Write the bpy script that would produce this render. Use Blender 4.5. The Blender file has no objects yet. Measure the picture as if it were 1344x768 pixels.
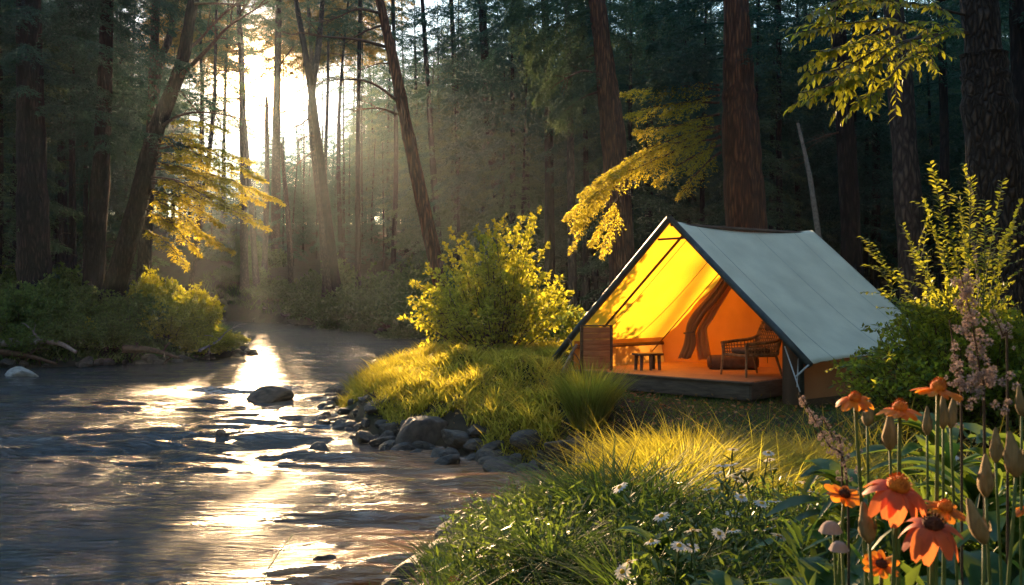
import bpy, math, random
import numpy as np
from mathutils import Vector
R = math.radians
rng = np.random.RandomState(7)
random.seed(7)
S = bpy.context.scene
COL = S.collection

# ------------------------------------------------------------------ camera, light, world, exposure
CAMZ, F = 2.2, 1250.0
cam_d = bpy.data.cameras.new('camera'); cam = bpy.data.objects.new('camera', cam_d); COL.objects.link(cam)
cam.location = (0, 0, CAMZ); cam.rotation_euler = (R(90), 0, 0)
cam_d.sensor_width = 36; cam_d.lens = 36*F/1344; cam_d.clip_end = 2000; cam_d.clip_start = .05
cam_d.dof.use_dof = True; cam_d.dof.focus_distance = 13; cam_d.dof.aperture_fstop = 11
S.camera = cam
S.view_settings.view_transform = 'Standard'; S.view_settings.look = 'None'
S.view_settings.exposure = 2.15; S.view_settings.gamma = 1
S.render.engine = 'CYCLES'
S.cycles.use_denoising = True
S.cycles.use_adaptive_sampling = True; S.cycles.adaptive_threshold = .01
S.cycles.max_bounces = 6; S.cycles.diffuse_bounces = 3; S.cycles.glossy_bounces = 2
S.cycles.transmission_bounces = 3; S.cycles.transparent_max_bounces = 4; S.cycles.volume_bounces = 0
S.cycles.sample_clamp_indirect = 4; S.cycles.sample_clamp_direct = 30
S.cycles.caustics_reflective = False; S.cycles.caustics_refractive = False
AZ, EL = math.atan2(-335, 1250), math.atan2(284, math.hypot(335, 1250))
SUN = Vector((math.sin(AZ)*math.cos(EL), math.cos(AZ)*math.cos(EL), math.sin(EL)))
sl = bpy.data.lights.new('sun', 'SUN'); sl.energy = 5; sl.angle = R(.55); sl.color = (1, .65, .33)
so = bpy.data.objects.new('sun', sl); COL.objects.link(so)
so.rotation_euler = (-SUN).to_track_quat('-Z', 'Y').to_euler(); so.location = (-10, 30, 40)
W = bpy.data.worlds.new('World'); S.world = W; W.use_nodes = True
wn, wl = W.node_tree.nodes, W.node_tree.links
bg = wn['Background']; sky = wn.new('ShaderNodeTexSky'); sky.sky_type = 'NISHITA'; sky.sun_disc = False
sky.sun_elevation = EL; sky.sun_rotation = AZ; sky.air_density = 1.2; sky.dust_density = .05; sky.ozone_density = 1.2
wl.new(sky.outputs[0], bg.inputs[0]); bg.inputs[1].default_value = .105
# the sun's own aureole in the sky
tc = wn.new('ShaderNodeTexCoord'); dt = wn.new('ShaderNodeVectorMath'); dt.operation = 'DOT_PRODUCT'
wl.new(tc.outputs['Generated'], dt.inputs[0]); dt.inputs[1].default_value = SUN
def wmath(op, a, b):
    n = wn.new('ShaderNodeMath'); n.operation = op; n.use_clamp = False
    for i, v in enumerate((a, b)):
        if isinstance(v, (int, float)): n.inputs[i].default_value = v
        else: wl.new(v, n.inputs[i])
    return n.outputs[0]
dpos = wmath('MAXIMUM', dt.outputs['Value'], 0.0)
halo = wmath('ADD', wmath('MULTIPLY', wmath('POWER', dpos, 2400.), 26.), wmath('MULTIPLY', wmath('POWER', dpos, 110.), .42))
bg2 = wn.new('ShaderNodeBackground'); bg2.inputs[0].default_value = (1, .55, .19, 1); wl.new(halo, bg2.inputs[1])
ad = wn.new('ShaderNodeAddShader'); wl.new(bg.outputs[0], ad.inputs[0]); wl.new(bg2.outputs[0], ad.inputs[1])
wl.new(ad.outputs[0], wn['World Output'].inputs['Surface'])

def P(px, py, Y): return np.array([(px-672)/F*Y, Y, CAMZ-(py-384)/F*Y])
def PX(px, Y): return (px-672)/F*Y

# ------------------------------------------------------------------ naming
def tag(o, label=None, cat=None, group=None, kind=None):
    if label: o['label'] = label
    if cat: o['category'] = cat
    if group: o['group'] = group
    if kind: o['kind'] = kind
    return o
def empty(name, loc, label, cat, group=None, rz=0):
    o = bpy.data.objects.new(name, None); COL.objects.link(o); o.location = loc; o.rotation_euler = (0, 0, rz)
    o.empty_display_size = .1
    return tag(o, label, cat, group)
def copy_tree(o, parent=None):
    c = o.copy(); COL.objects.link(c); c.parent = parent
    if parent is not None: c.matrix_parent_inverse = o.matrix_parent_inverse
    for ch in list(o.children): copy_tree(ch, c)
    return c
def place(proto, used, loc, rz, sc, label, group=None):
    o = proto if not used else copy_tree(proto)
    o.location = loc; o.rotation_euler = (0, 0, rz)
    o.scale = sc if hasattr(sc, '__len__') else (sc, sc, sc)
    o['label'] = label
    if group: o['group'] = group
    return o

# ------------------------------------------------------------------ materials
def newmat(name):
    m = bpy.data.materials.new(name); m.use_nodes = True; n = m.node_tree.nodes; n.clear()
    out = n.new('ShaderNodeOutputMaterial'); return m, n, m.node_tree.links, out
def ramp(n, stops):
    r = n.new('ShaderNodeValToRGB'); e = r.color_ramp.elements
    while len(e) < len(stops): e.new(.5)
    for k, (p, c) in zip(e, stops): k.position = p; k.color = (*c, 1)
    return r
def leaf_mat(name, c1, c2, tr, fac=.5, rough=.62, c3=None):
    m, n, l, out = newmat(name)
    g = n.new('ShaderNodeNewGeometry')
    st = [(0, c1), (1, c2)] if c3 is None else [(0, c1), (.8, c2), (1, c3)]
    r = ramp(n, st); l.new(g.outputs['Random Per Island'], r.inputs[0])
    tx = n.new('ShaderNodeTexCoord'); ns = n.new('ShaderNodeTexNoise'); ns.inputs['Scale'].default_value = 1.7; ns.inputs['Detail'].default_value = 3
    l.new(tx.outputs['Object'], ns.inputs['Vector'])
    hs = n.new('ShaderNodeHueSaturation'); l.new(r.outputs[0], hs.inputs['Color'])
    mr = n.new('ShaderNodeMapRange'); mr.inputs[1].default_value = .3; mr.inputs[2].default_value = .7
    mr.inputs[3].default_value = .65; mr.inputs[4].default_value = 1.35
    l.new(ns.outputs[0], mr.inputs[0]); l.new(mr.outputs[0], hs.inputs['Value'])
    p = n.new('ShaderNodeBsdfPrincipled'); l.new(hs.outputs[0], p.inputs['Base Color']); p.inputs['Roughness'].default_value = rough
    p.inputs['Specular IOR Level'].default_value = .2
    t = n.new('ShaderNodeBsdfTranslucent')
    mx = n.new('ShaderNodeMix'); mx.data_type = 'RGBA'; mx.blend_type = 'MULTIPLY'; mx.inputs[0].default_value = 1
    mr2 = n.new('ShaderNodeMapRange'); mr2.inputs[3].default_value = .6; mr2.inputs[4].default_value = 1.15
    l.new(g.outputs['Random Per Island'], mr2.inputs[0]); l.new(mr2.outputs[0], mx.inputs[6]); mx.inputs[7].default_value = (*tr, 1)
    l.new(mx.outputs[2], t.inputs[0])
    ms = n.new('ShaderNodeMixShader'); ms.inputs[0].default_value = fac
    l.new(p.outputs[0], ms.inputs[1]); l.new(t.outputs[0], ms.inputs[2]); l.new(ms.outputs[0], out.inputs[0])
    return m
def bark_mat(name, c1, c2, sx=14, sz=2.2, bump=.6, rough=.85, dist=.03):
    m, n, l, out = newmat(name)
    tx = n.new('ShaderNodeTexCoord'); mp = n.new('ShaderNodeMapping'); mp.inputs['Scale'].default_value = (sx, sx, sz)
    l.new(tx.outputs['Object'], mp.inputs[0])
    wv = n.new('ShaderNodeTexNoise'); wv.inputs['Scale'].default_value = .6; l.new(mp.outputs[0], wv.inputs['Vector'])
    vm = n.new('ShaderNodeVectorMath'); vm.operation = 'MULTIPLY_ADD'; l.new(wv.outputs['Color'], vm.inputs[0]); vm.inputs[1].default_value = (1.4,)*3; l.new(mp.outputs[0], vm.inputs[2])
    v = n.new('ShaderNodeTexVoronoi'); v.feature = 'DISTANCE_TO_EDGE'; v.inputs['Scale'].default_value = 1; l.new(vm.outputs[0], v.inputs['Vector'])
    ns = n.new('ShaderNodeTexNoise'); ns.inputs['Scale'].default_value = 2.2; ns.inputs['Detail'].default_value = 6; l.new(vm.outputs[0], ns.inputs['Vector'])
    a = n.new('ShaderNodeMath'); a.operation = 'MULTIPLY_ADD'; l.new(ns.outputs[0], a.inputs[0]); a.inputs[1].default_value = .7
    mr = n.new('ShaderNodeMapRange'); mr.inputs[2].default_value = .35; l.new(v.outputs['Distance'], mr.inputs[0]); l.new(mr.outputs[0], a.inputs[2])
    r = ramp(n, [(.25, tuple(k*.45 for k in c1)), (.6, c1), (1, c2)]); mm = n.new('ShaderNodeMath'); mm.operation = 'MULTIPLY'; mm.inputs[1].default_value = .7
    l.new(a.outputs[0], mm.inputs[0]); l.new(mm.outputs[0], r.inputs[0])
    b = n.new('ShaderNodeBump'); b.inputs['Strength'].default_value = bump; b.inputs['Distance'].default_value = dist; l.new(a.outputs[0], b.inputs['Height'])
    p = n.new('ShaderNodeBsdfPrincipled'); p.inputs['Roughness'].default_value = rough; p.inputs['Specular IOR Level'].default_value = .25
    l.new(r.outputs[0], p.inputs['Base Color']); l.new(b.outputs[0], p.inputs['Normal']); l.new(p.outputs[0], out.inputs[0])
    return m
def noise_mat(name, c1, c2, scale=4, rough=.8, bump=.3, dist=.02, stretch=(1, 1, 1), detail=6, spec=.3, c3=None, lo=.35, hi=.65):
    m, n, l, out = newmat(name)
    tx = n.new('ShaderNodeTexCoord'); mp = n.new('ShaderNodeMapping'); mp.inputs['Scale'].default_value = stretch
    l.new(tx.outputs['Object'], mp.inputs[0])
    ns = n.new('ShaderNodeTexNoise'); ns.inputs['Scale'].default_value = scale; ns.inputs['Detail'].default_value = detail; ns.inputs['Roughness'].default_value = .6
    l.new(mp.outputs[0], ns.inputs['Vector'])
    r = ramp(n, [(lo, c1), (hi, c2)] if c3 is None else [(lo, c1), (.5, c2), (hi, c3)]); l.new(ns.outputs[0], r.inputs[0])
    b = n.new('ShaderNodeBump'); b.inputs['Strength'].default_value = bump; b.inputs['Distance'].default_value = dist; l.new(ns.outputs[0], b.inputs['Height'])
    p = n.new('ShaderNodeBsdfPrincipled'); p.inputs['Roughness'].default_value = rough; p.inputs['Specular IOR Level'].default_value = spec
    l.new(r.outputs[0], p.inputs['Base Color']); l.new(b.outputs[0], p.inputs['Normal']); l.new(p.outputs[0], out.inputs[0])
    return m
def canvas_mat(name, col, tr, fac, scale=2.2):
    m, n, l, out = newmat(name)
    tx = n.new('ShaderNodeTexCoord')
    ns = n.new('ShaderNodeTexNoise'); ns.inputs['Scale'].default_value = scale; ns.inputs['Detail'].default_value = 7; l.new(tx.outputs['Object'], ns.inputs['Vector'])
    wv = n.new('ShaderNodeTexNoise'); wv.inputs['Scale'].default_value = 260; l.new(tx.outputs['Object'], wv.inputs['Vector'])
    r = ramp(n, [(.3, tuple(k*.8 for k in col)), (.7, col)]); l.new(ns.outputs[0], r.inputs[0])
    r2 = ramp(n, [(.3, tuple(k*.82 for k in tr)), (.7, tr)]); l.new(ns.outputs[0], r2.inputs[0])
    b = n.new('ShaderNodeBump'); b.inputs['Strength'].default_value = .15; b.inputs['Distance'].default_value = .02; l.new(ns.outputs[0], b.inputs['Height'])
    b2 = n.new('ShaderNodeBump'); b2.inputs['Strength'].default_value = .2; b2.inputs['Distance'].default_value = .002; l.new(wv.outputs[0], b2.inputs['Height']); l.new(b.outputs[0], b2.inputs['Normal'])
    p = n.new('ShaderNodeBsdfPrincipled'); p.inputs['Roughness'].default_value = .9; p.inputs['Specular IOR Level'].default_value = .15
    l.new(r.outputs[0], p.inputs['Base Color']); l.new(b2.outputs[0], p.inputs['Normal'])
    t = n.new('ShaderNodeBsdfTranslucent'); l.new(r2.outputs[0], t.inputs[0]); l.new(b.outputs[0], t.inputs['Normal'])
    ms = n.new('ShaderNodeMixShader'); ms.inputs[0].default_value = fac
    l.new(p.outputs[0], ms.inputs[1]); l.new(t.outputs[0], ms.inputs[2]); l.new(ms.outputs[0], out.inputs[0])
    return m

M = {}
M['bark_red'] = bark_mat('bark_red', (.10, .038, .02), (.22, .085, .038), 13, 1.6, .9)
M['bark_dark'] = bark_mat('bark_dark', (.015, .010, .009), (.038, .025, .020), 12, 2, .8)
M['bark_rough'] = bark_mat('bark_rough', (.045, .032, .026), (.10, .068, .05), 16, 4.5, 1.0, dist=.05)
M['bark_grey'] = bark_mat('bark_grey', (.05, .038, .032), (.11, .08, .062), 10, 3, .6)
M['twig'] = noise_mat('twig', (.05, .03, .02), (.12, .07, .04), 12)
M['snag'] = noise_mat('snag', (.16, .13, .11), (.3, .26, .22), 12)
M['needle_dark'] = leaf_mat('needle_dark', (.010, .042, .038), (.024, .075, .055), (.06, .15, .08), .33)
M['needle_mid'] = leaf_mat('needle_mid', (.016, .055, .042), (.04, .09, .055), (.15, .22, .08), .4)
M['needle_sunlit'] = leaf_mat('needle_sunlit', (.09, .12, .018), (.20, .20, .025), (.88, .72, .06), .6)  # needles yellowed, sunlight on the boughs is in this colour
M['leaf_gold'] = leaf_mat('leaf_gold', (.04, .11, .014), (.12, .18, .022), (.74, .70, .05), .55)
M['leaf_green'] = leaf_mat('leaf_green', (.018, .07, .03), (.05, .12, .035), (.32, .40, .05), .42)
M['leaf_far'] = leaf_mat('leaf_far', (.015, .06, .035), (.04, .10, .04), (.20, .28, .06), .4)
M['leaf_shrub'] = leaf_mat('leaf_shrub', (.02, .075, .018), (.06, .13, .025), (.62, .62, .05), .5, .4)
M['leaf_broad'] = leaf_mat('leaf_broad', (.05, .11, .015), (.10, .16, .02), (.62, .60, .04), .55, .4)
M['leaf_fore'] = leaf_mat('leaf_fore', (.015, .06, .02), (.05, .12, .03), (.30, .42, .05), .4, .4)
M['grass_gold'] = leaf_mat('grass_gold', (.07, .12, .02), (.18, .20, .03), (.80, .70, .06), .6, c3=(.28, .18, .05))
M['grass_tuft'] = leaf_mat('grass_tuft', (.04, .10, .02), (.12, .17, .03), (.62, .62, .06), .5)
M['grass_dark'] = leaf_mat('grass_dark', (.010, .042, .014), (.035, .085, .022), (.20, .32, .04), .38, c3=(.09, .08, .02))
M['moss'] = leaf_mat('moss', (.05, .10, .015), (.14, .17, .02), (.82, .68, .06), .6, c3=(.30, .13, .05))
M['soil'] = noise_mat('soil', (.010, .009, .006), (.030, .024, .014), 2.2, .95, .9, .08, c3=(.018, .028, .010))
M['rock'] = noise_mat('rock', (.015, .012, .010), (.075, .058, .045), 3.5, .62, .8, .05, spec=.5)
M['rock_pale'] = noise_mat('rock_pale', (.2, .19, .18), (.42, .40, .37), 3.5, .6, .8, .05, spec=.5)
M['roof_canvas'] = canvas_mat('roof_canvas', (.74, .73, .58), (.5, .42, .2), .03)
M['sunlit_canvas'] = canvas_mat('sunlit_canvas', (.62, .36, .06), (1, .46, .02), .82)  # same canvas as the roof, yellowed for the sun glowing through
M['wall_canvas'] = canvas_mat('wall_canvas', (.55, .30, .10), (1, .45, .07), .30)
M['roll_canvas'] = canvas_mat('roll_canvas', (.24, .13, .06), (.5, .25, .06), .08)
M['shaded_wall_canvas'] = canvas_mat('shaded_wall_canvas', (.30, .17, .08), (.6, .3, .06), .12)  # wall canvas darkened, shade of the right wall put into its colour
M['dark_canvas'] = canvas_mat('dark_canvas', (.10, .065, .04), (.3, .15, .05), .05)
M['pole'] = noise_mat('pole', (.035, .045, .05), (.07, .085, .09), 8, .5, .1)
M['seam'] = noise_mat('seam', (.13, .065, .02), (.2, .1, .03), 20, .9, .1)
M['roof_seam'] = noise_mat('roof_seam', (.40, .43, .38), (.5, .53, .47), 20, .9, .2)
M['rope_dark'] = noise_mat('rope_dark', (.08, .05, .03), (.14, .09, .05), 40)
M['rope'] = noise_mat('rope', (.4, .42, .44), (.6, .62, .62), 40, .8, .3, .003)
M['deck_wood'] = noise_mat('deck_wood', (.30, .13, .06), (.50, .24, .10), 3, .6, .4, .006, (1, 9, 9))
M['fascia'] = noise_mat('fascia', (.085, .062, .048), (.16, .12, .09), 4, .8, .5, .008, (1, 1, 8))
M['red_wood'] = noise_mat('red_wood', (.30, .09, .035), (.50, .17, .065), 4, .6, .4, .006, (1, 1, 9))
M['dark_wood'] = noise_mat('dark_wood', (.07, .03, .015), (.14, .06, .03), 6, .5, .3, .004, (1, 1, 6))
M['wicker'] = noise_mat('wicker', (.13, .06, .025), (.30, .15, .06), 14, .6, .6, .006)
M['cushion'] = noise_mat('cushion', (.10, .05, .03), (.17, .09, .05), 9, .95, .4, .008)
M['petal'] = leaf_mat('petal', (.75, .13, .015), (.85, .28, .02), (1, .34, .03), .5, .5)
M['petal_rose'] = leaf_mat('petal_rose', (.60, .10, .06), (.78, .19, .07), (1, .28, .08), .42, .5)
M['cone'] = noise_mat('cone', (.35, .07, .01), (.85, .24, .02), 60, .8, .8, .01)
M['cone_dark'] = noise_mat('cone_dark', (.05, .015, .008), (.16, .04, .015), 60, .9, .8, .01)
M['bud'] = noise_mat('bud', (.13, .10, .045), (.34, .22, .10), 55, .85, .9, .004, (1, 1, .12))
M['stem'] = noise_mat('stem', (.06, .10, .02), (.12, .15, .04), 20, .6, .2, .003)
M['plume'] = leaf_mat('plume', (.30, .21, .19), (.50, .38, .34), (.7, .5, .4), .35, .8)
M['white_petal'] = leaf_mat('white_petal', (.55, .55, .55), (.8, .78, .72), (.8, .75, .6), .4, .6)
M['yellow'] = noise_mat('yellow', (.6, .3, .02), (.8, .45, .03), 30)

# ------------------------------------------------------------------ mesh building
class MB:
    def __init__(s): s.V = []; s.F4 = []; s.F3 = []; s.n = 0
    def add(s, V, F):
        V = np.asarray(V, float).reshape(-1, 3); F = np.asarray(F, int)
        s.V.append(V); (s.F4 if F.shape[1] == 4 else s.F3).append(F+s.n); s.n += len(V)
    def build(s, name, mat, parent=None, smooth=False, loc=None, bevel=0):
        V = np.concatenate(s.V) if s.V else np.zeros((0, 3))
        if loc is not None: V = V-np.asarray(loc)
        q = np.concatenate(s.F4) if s.F4 else np.zeros((0, 4), int)
        t = np.concatenate(s.F3) if s.F3 else np.zeros((0, 3), int)
        me = bpy.data.meshes.new(name)
        me.vertices.add(len(V)); me.vertices.foreach_set('co', V.astype(np.float32).ravel())
        nl = q.size+t.size; me.loops.add(nl)
        me.loops.foreach_set('vertex_index', np.concatenate([q.ravel(), t.ravel()]).astype(np.int32))
        me.polygons.add(len(q)+len(t))
        st = np.concatenate([np.arange(len(q))*4, q.size+np.arange(len(t))*3]).astype(np.int32)
        me.polygons.foreach_set('loop_start', st)
        if smooth: me.polygons.foreach_set('use_smooth', np.ones(len(q)+len(t), bool))
        me.update(calc_edges=True); me.validate()
        me.materials.append(mat)
        o = bpy.data.objects.new(name, me); COL.objects.link(o)
        if parent is not None: o.parent = parent
        elif loc is not None: o.location = loc
        if bevel:
            b = o.modifiers.new('bevel', 'BEVEL'); b.width = bevel; b.segments = 2; b.limit_method = 'ANGLE'
        return o
    def tube(s, pts, rad, k=8, cap=True, rough=0, flat=1):
        pts = np.asarray(pts, float); n = len(pts); rad = np.broadcast_to(np.asarray(rad, float), (n,))
        T = np.gradient(pts, axis=0); T /= np.linalg.norm(T, axis=1)[:, None]+1e-9
        up = np.array([0, 0, 1.]) if abs(T[0][2]) < .9 else np.array([1., 0, 0])
        A = np.cross(T, up); A /= np.linalg.norm(A, axis=1)[:, None]+1e-9; B = np.cross(T, A)
        a = np.arange(k)/k*2*np.pi
        r = rad[:, None]*np.ones((n, k))
        if rough: r = r*(1+rough*(np.random.RandomState(n+k).rand(n, k)-.5))
        V = pts[:, None]+A[:, None]*(np.cos(a)*r)[..., None]+B[:, None]*(np.sin(a)*r*flat)[..., None]
        i = np.arange(n-1)[:, None]*k; j = np.arange(k)[None]; j2 = (j+1) % k
        Fq = np.stack([i+j, i+j2, i+k+j2, i+k+j], -1).reshape(-1, 4)
        s.add(V, Fq)
        if cap:
            for e, ring in ((0, 0), (n-1, (n-1)*k)):
                s.V.append(pts[e][None]); idx = s.n; s.n += 1
                b0 = idx-n*k-(0 if e == 0 else 1)
                jj = np.arange(k); f = np.stack([b0+ring+jj, b0+ring+(jj+1) % k, np.full(k, idx)], -1)
                s.F3.append(f)
    def box(s, c, h, ax=None, ay=None, az=None):
        c = np.asarray(c, float); ax = np.array([1, 0, 0.]) if ax is None else np.asarray(ax, float); ay = np.array([0, 1., 0]) if ay is None else np.asarray(ay, float)
        az = np.array([0, 0, 1.]) if az is None else np.asarray(az, float)
        V = [c+ax*h[0]*i+ay*h[1]*j+az*h[2]*k for i in (-1, 1) for j in (-1, 1) for k in (-1, 1)]
        s.add(V, [[0, 1, 3, 2], [4, 6, 7, 5], [0, 4, 5, 1], [2, 3, 7, 6], [0, 2, 6, 4], [1, 5, 7, 3]])
    def grid(s, G, thick=None):
        n, m = G.shape[:2]; i = np.arange(n-1)[:, None]*m; j = np.arange(m-1)[None]
        Fq = np.stack([i+j, i+j+1, i+m+j+1, i+m+j], -1).reshape(-1, 4); s.add(G.reshape(-1, 3), Fq)
def nrm(v): v = np.asarray(v, float); return v/(np.linalg.norm(v, axis=-1, keepdims=True)+1e-9)
def leaves(mb, Pt, D, L, Wd, N=None, kind='diamond', fold=.12, rs=rng):
    n = len(Pt); D = nrm(D); L = np.broadcast_to(L, (n,)); Wd = np.broadcast_to(Wd, (n,))
    if N is None: N = rs.randn(n, 3)*.6+np.array([0, 0, 1.])
    Sx = nrm(np.cross(D, N)); Nn = nrm(np.cross(Sx, D)); L_ = L[:, None]; W_ = Wd[:, None]
    if kind == 'diamond':
        V = np.stack([Pt, Pt+D*L_*.45+Sx*W_*.5+Nn*W_*fold, Pt+D*L_, Pt+D*L_*.45-Sx*W_*.5+Nn*W_*fold], 1)
        mb.add(V, (np.arange(n)*4)[:, None]+np.array([0, 1, 2, 3]))
    else:
        prof = [(0, 0, 0), (.18, .30, 0), (.45, .5, .0), (.78, .28, -.04), (1, 0, -.10)]
        cols = []
        for u, w, dz in prof[1:4]:
            c = Pt+D*L_*u+Nn*L_*dz
            cols += [c+Sx*W_*w+Nn*W_*w*fold*2, c, c-Sx*W_*w+Nn*W_*w*fold*2]
        V = np.stack([Pt]+cols+[Pt+D*L_-Nn*L_*.10], 1)
        b = (np.arange(n)*11)[:, None]; off = mb.n
        q = np.array([[1, 4, 5, 2], [2, 5, 6, 3], [4, 7, 8, 5], [5, 8, 9, 6]])
        t = np.array([[0, 1, 2], [0, 2, 3], [7, 10, 8], [8, 10, 9]])
        mb.V.append(V.reshape(-1, 3)); mb.n += n*11
        mb.F4.append((b[:, None]+q[None]).reshape(-1, 4)+off); mb.F3.append((b[:, None]+t[None]).reshape(-1, 3)+off)
def blades(mb, Pt, H, Wd, lean, bend=.6, seg=4, dirv=None, rs=rng):
    """grass: tapered, curved strips. lean = start slope, bend = how far the tip falls over"""
    n = len(Pt); H = np.broadcast_to(H, (n,)); Wd = np.broadcast_to(Wd, (n,))
    if dirv is None:
        a = rs.rand(n)*2*np.pi; dirv = np.stack([np.cos(a), np.sin(a), 0*a], 1)
    side = np.stack([-dirv[:, 1], dirv[:, 0], 0*H], 1)
    tw = (rs.rand(n)-.5)*1.6; side = nrm(side*np.cos(tw)[:, None]+dirv*np.sin(tw)[:, None])
    lean = np.broadcast_to(lean, (n,)); bend = bend*(.5+rs.rand(n))
    cols = []
    for k in range(seg+1):
        u = k/seg; out = lean*u+bend*u**2.2*.8; z = u*(1-.28*bend*u**2)
        c = Pt+dirv*(out*H)[:, None]+np.array([0, 0, 1.])*(z*H)[:, None]
        w = Wd*(1-u**1.6)*.5
        if k < seg: cols += [c-side*w[:, None], c+side*w[:, None]]
        else: cols += [c]
    V = np.stack(cols, 1); m = seg*2+1; b = (np.arange(n)*m)[:, None]; off = mb.n
    q = np.array([[2*k, 2*k+1, 2*k+3, 2*k+2] for k in range(seg-1)]); t = np.array([[2*seg-2, 2*seg-1, 2*seg]])
    mb.V.append(V.reshape(-1, 3)); mb.n += n*m
    mb.F4.append((b[:, None]+q[None]).reshape(-1, 4)+off); mb.F3.append((b[:, None]+t[None]).reshape(-1, 3)+off)
def curve(p0, p1, sag=0, n=8, wig=0, side=None, rs=rng):
    p0, p1 = np.asarray(p0, float), np.asarray(p1, float); u = np.linspace(0, 1, n)[:, None]
    p = p0+(p1-p0)*u; p[:, 2] += (sag*4*u*(1-u))[:, 0]
    if wig: p[1:-1] += rs.randn(n-2, 3)*wig
    return p
def spline(pts, n=20):
    """Catmull-Rom through pts"""
    p = np.asarray(pts, float); p = np.vstack([2*p[0]-p[1], p, 2*p[-1]-p[-2]]); out = []
    m = len(p)-3
    for t in np.linspace(0, m-1e-6, n):
        i = int(t); u = t-i; a, b, c, d = p[i:i+4]
        out.append(.5*((2*b)+(-a+c)*u+(2*a-5*b+4*c-d)*u*u+(-a+3*b-3*c+d)*u**3))
    return np.array(out)

# value noise
_T = np.random.RandomState(3).rand(256, 256)
def vnoise(x, y):
    xi = np.floor(x).astype(int); yi = np.floor(y).astype(int); fx = x-xi; fy = y-yi
    fx = fx*fx*(3-2*fx); fy = fy*fy*(3-2*fy); a = lambda i, j: _T[(xi+i) & 255, (yi+j) & 255]
    return (a(0, 0)*(1-fx)+a(1, 0)*fx)*(1-fy)+(a(0, 1)*(1-fx)+a(1, 1)*fx)*fy-.5
def sstep(a, b, x): t = np.clip((x-a)/(b-a), 0, 1); return t*t*(3-2*t)

# ------------------------------------------------------------------ terrain
RIV = np.array([(-12, -30), (-12.5, 0), (-14.5, 15), (-16.5, 24), (-15.2, 27.6), (-13, 28.4), (-11.2, 29.6), (-10.2, 31.2), (-9.6, 33.4), (-10.8, 38), (-14.0, 47), (-18, 58),
    (-22, 68), (-34, 76), (-34, 82), (-24, 76), (-15.6, 67), (-11, 60), (-6.2, 51), (-3.4, 44), (-2.4, 37), (-2.3, 31), (-2.9, 26), (-3.5, 21.5), (-3.45, 18.5), (-2.95, 16.4), (-1.9, 14.4), (-.9, 13.0), (.2, 12.1), (.95, 11.5),
    (.75, 10.3), (.25, 9.0), (-.34, 8.2), (-.62, 7.3), (-.85, 6.3), (-1.15, 5), (-1.6, 3), (-2.2, 0), (-3, -30)], float)
def sdist(x, y):
    """distance to the river's edge, positive on land"""
    x = np.asarray(x, float); y = np.asarray(y, float); sh = np.broadcast(x, y).shape
    x = np.broadcast_to(x, sh).ravel(); y = np.broadcast_to(y, sh).ravel()
    d = np.full(x.shape, 1e9); ins = np.zeros(x.shape, bool)
    for (x0, y0), (x1, y1) in zip(RIV, np.roll(RIV, -1, 0)):
        dx, dy = x1-x0, y1-y0; t = np.clip(((x-x0)*dx+(y-y0)*dy)/(dx*dx+dy*dy), 0, 1)
        d = np.minimum(d, np.hypot(x-x0-t*dx, y-y0-t*dy))
        if y0 != y1:
            c = ((y0 > y) != (y1 > y)) & (x < (x1-x0)*(y-y0)/(y1-y0)+x0); ins ^= c
    return np.where(ins, -d, d).reshape(sh)
def gz(x, y):
    x = np.asarray(x, float); y = np.asarray(y, float)
    d = sdist(x, y)+.35*vnoise(x*1.3, y*1.3)+.18*vnoise(x*4, y*4)
    xl = np.where(y < 20, -6., -4-(y-20)/3); left = sstep(-.8, .8, xl-x); far = sstep(30, 44, y)*(1-left)
    H = .7+.3*sstep(8, 4, y); sc = .55
    H = H*(1-left)+1.75*left; sc = sc*(1-left)+2.2*left
    H = H*(1-far)+1.1*far; sc = sc*(1-far)+1.4*far
    pen = sstep(3.2, .5, x)*sstep(11.5, 13, y)*sstep(24, 19, y)
    dp = np.maximum(d, 0)
    z = H*(1-np.exp(-dp/sc))+.02*np.maximum(dp-6, 0)*(left+far)+dp*.0
    z = z+sstep(.2, 2, dp)*(.25*vnoise(x*.25, y*.25)*(left+far)+.10*vnoise(x*.9, y*.9)+pen*.75*vnoise(x*1.15+9, y*1.15+4)+pen*.12)
    pad = sstep(3.6, 2.4, np.hypot((x-4), (y-15)*.8))
    z = z*(1-pad)+.7*pad
    z = z+sstep(62, 125, np.hypot(x, y))*9
    return np.where(d < 0, -.55*(1-np.exp(d/.8)), z)
def gzs(x, y): return float(gz(np.array([x]), np.array([y]))[0])
def axis(lo, flo, fhi, hi, step, grow=1.12):
    a = list(np.arange(flo, fhi, step)); s = step; v = a[-1]
    while v < hi: s *= grow; v += s; a.append(v)
    s = step; v = a[0]; b = []
    while v > lo: s *= grow; v -= s; b.append(v)
    return np.array(b[::-1]+a)
ax_ = axis(-400, -18, 9, 400, .13); ay_ = axis(-60, 2, 26, 500, .13, 1.03)
X, Y = np.meshgrid(ax_, ay_); Z = gz(X, Y)
mb = MB(); mb.grid(np.stack([X, Y, Z], -1)); tag(mb.build('ground', M['soil'], smooth=True), kind='structure')

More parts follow.
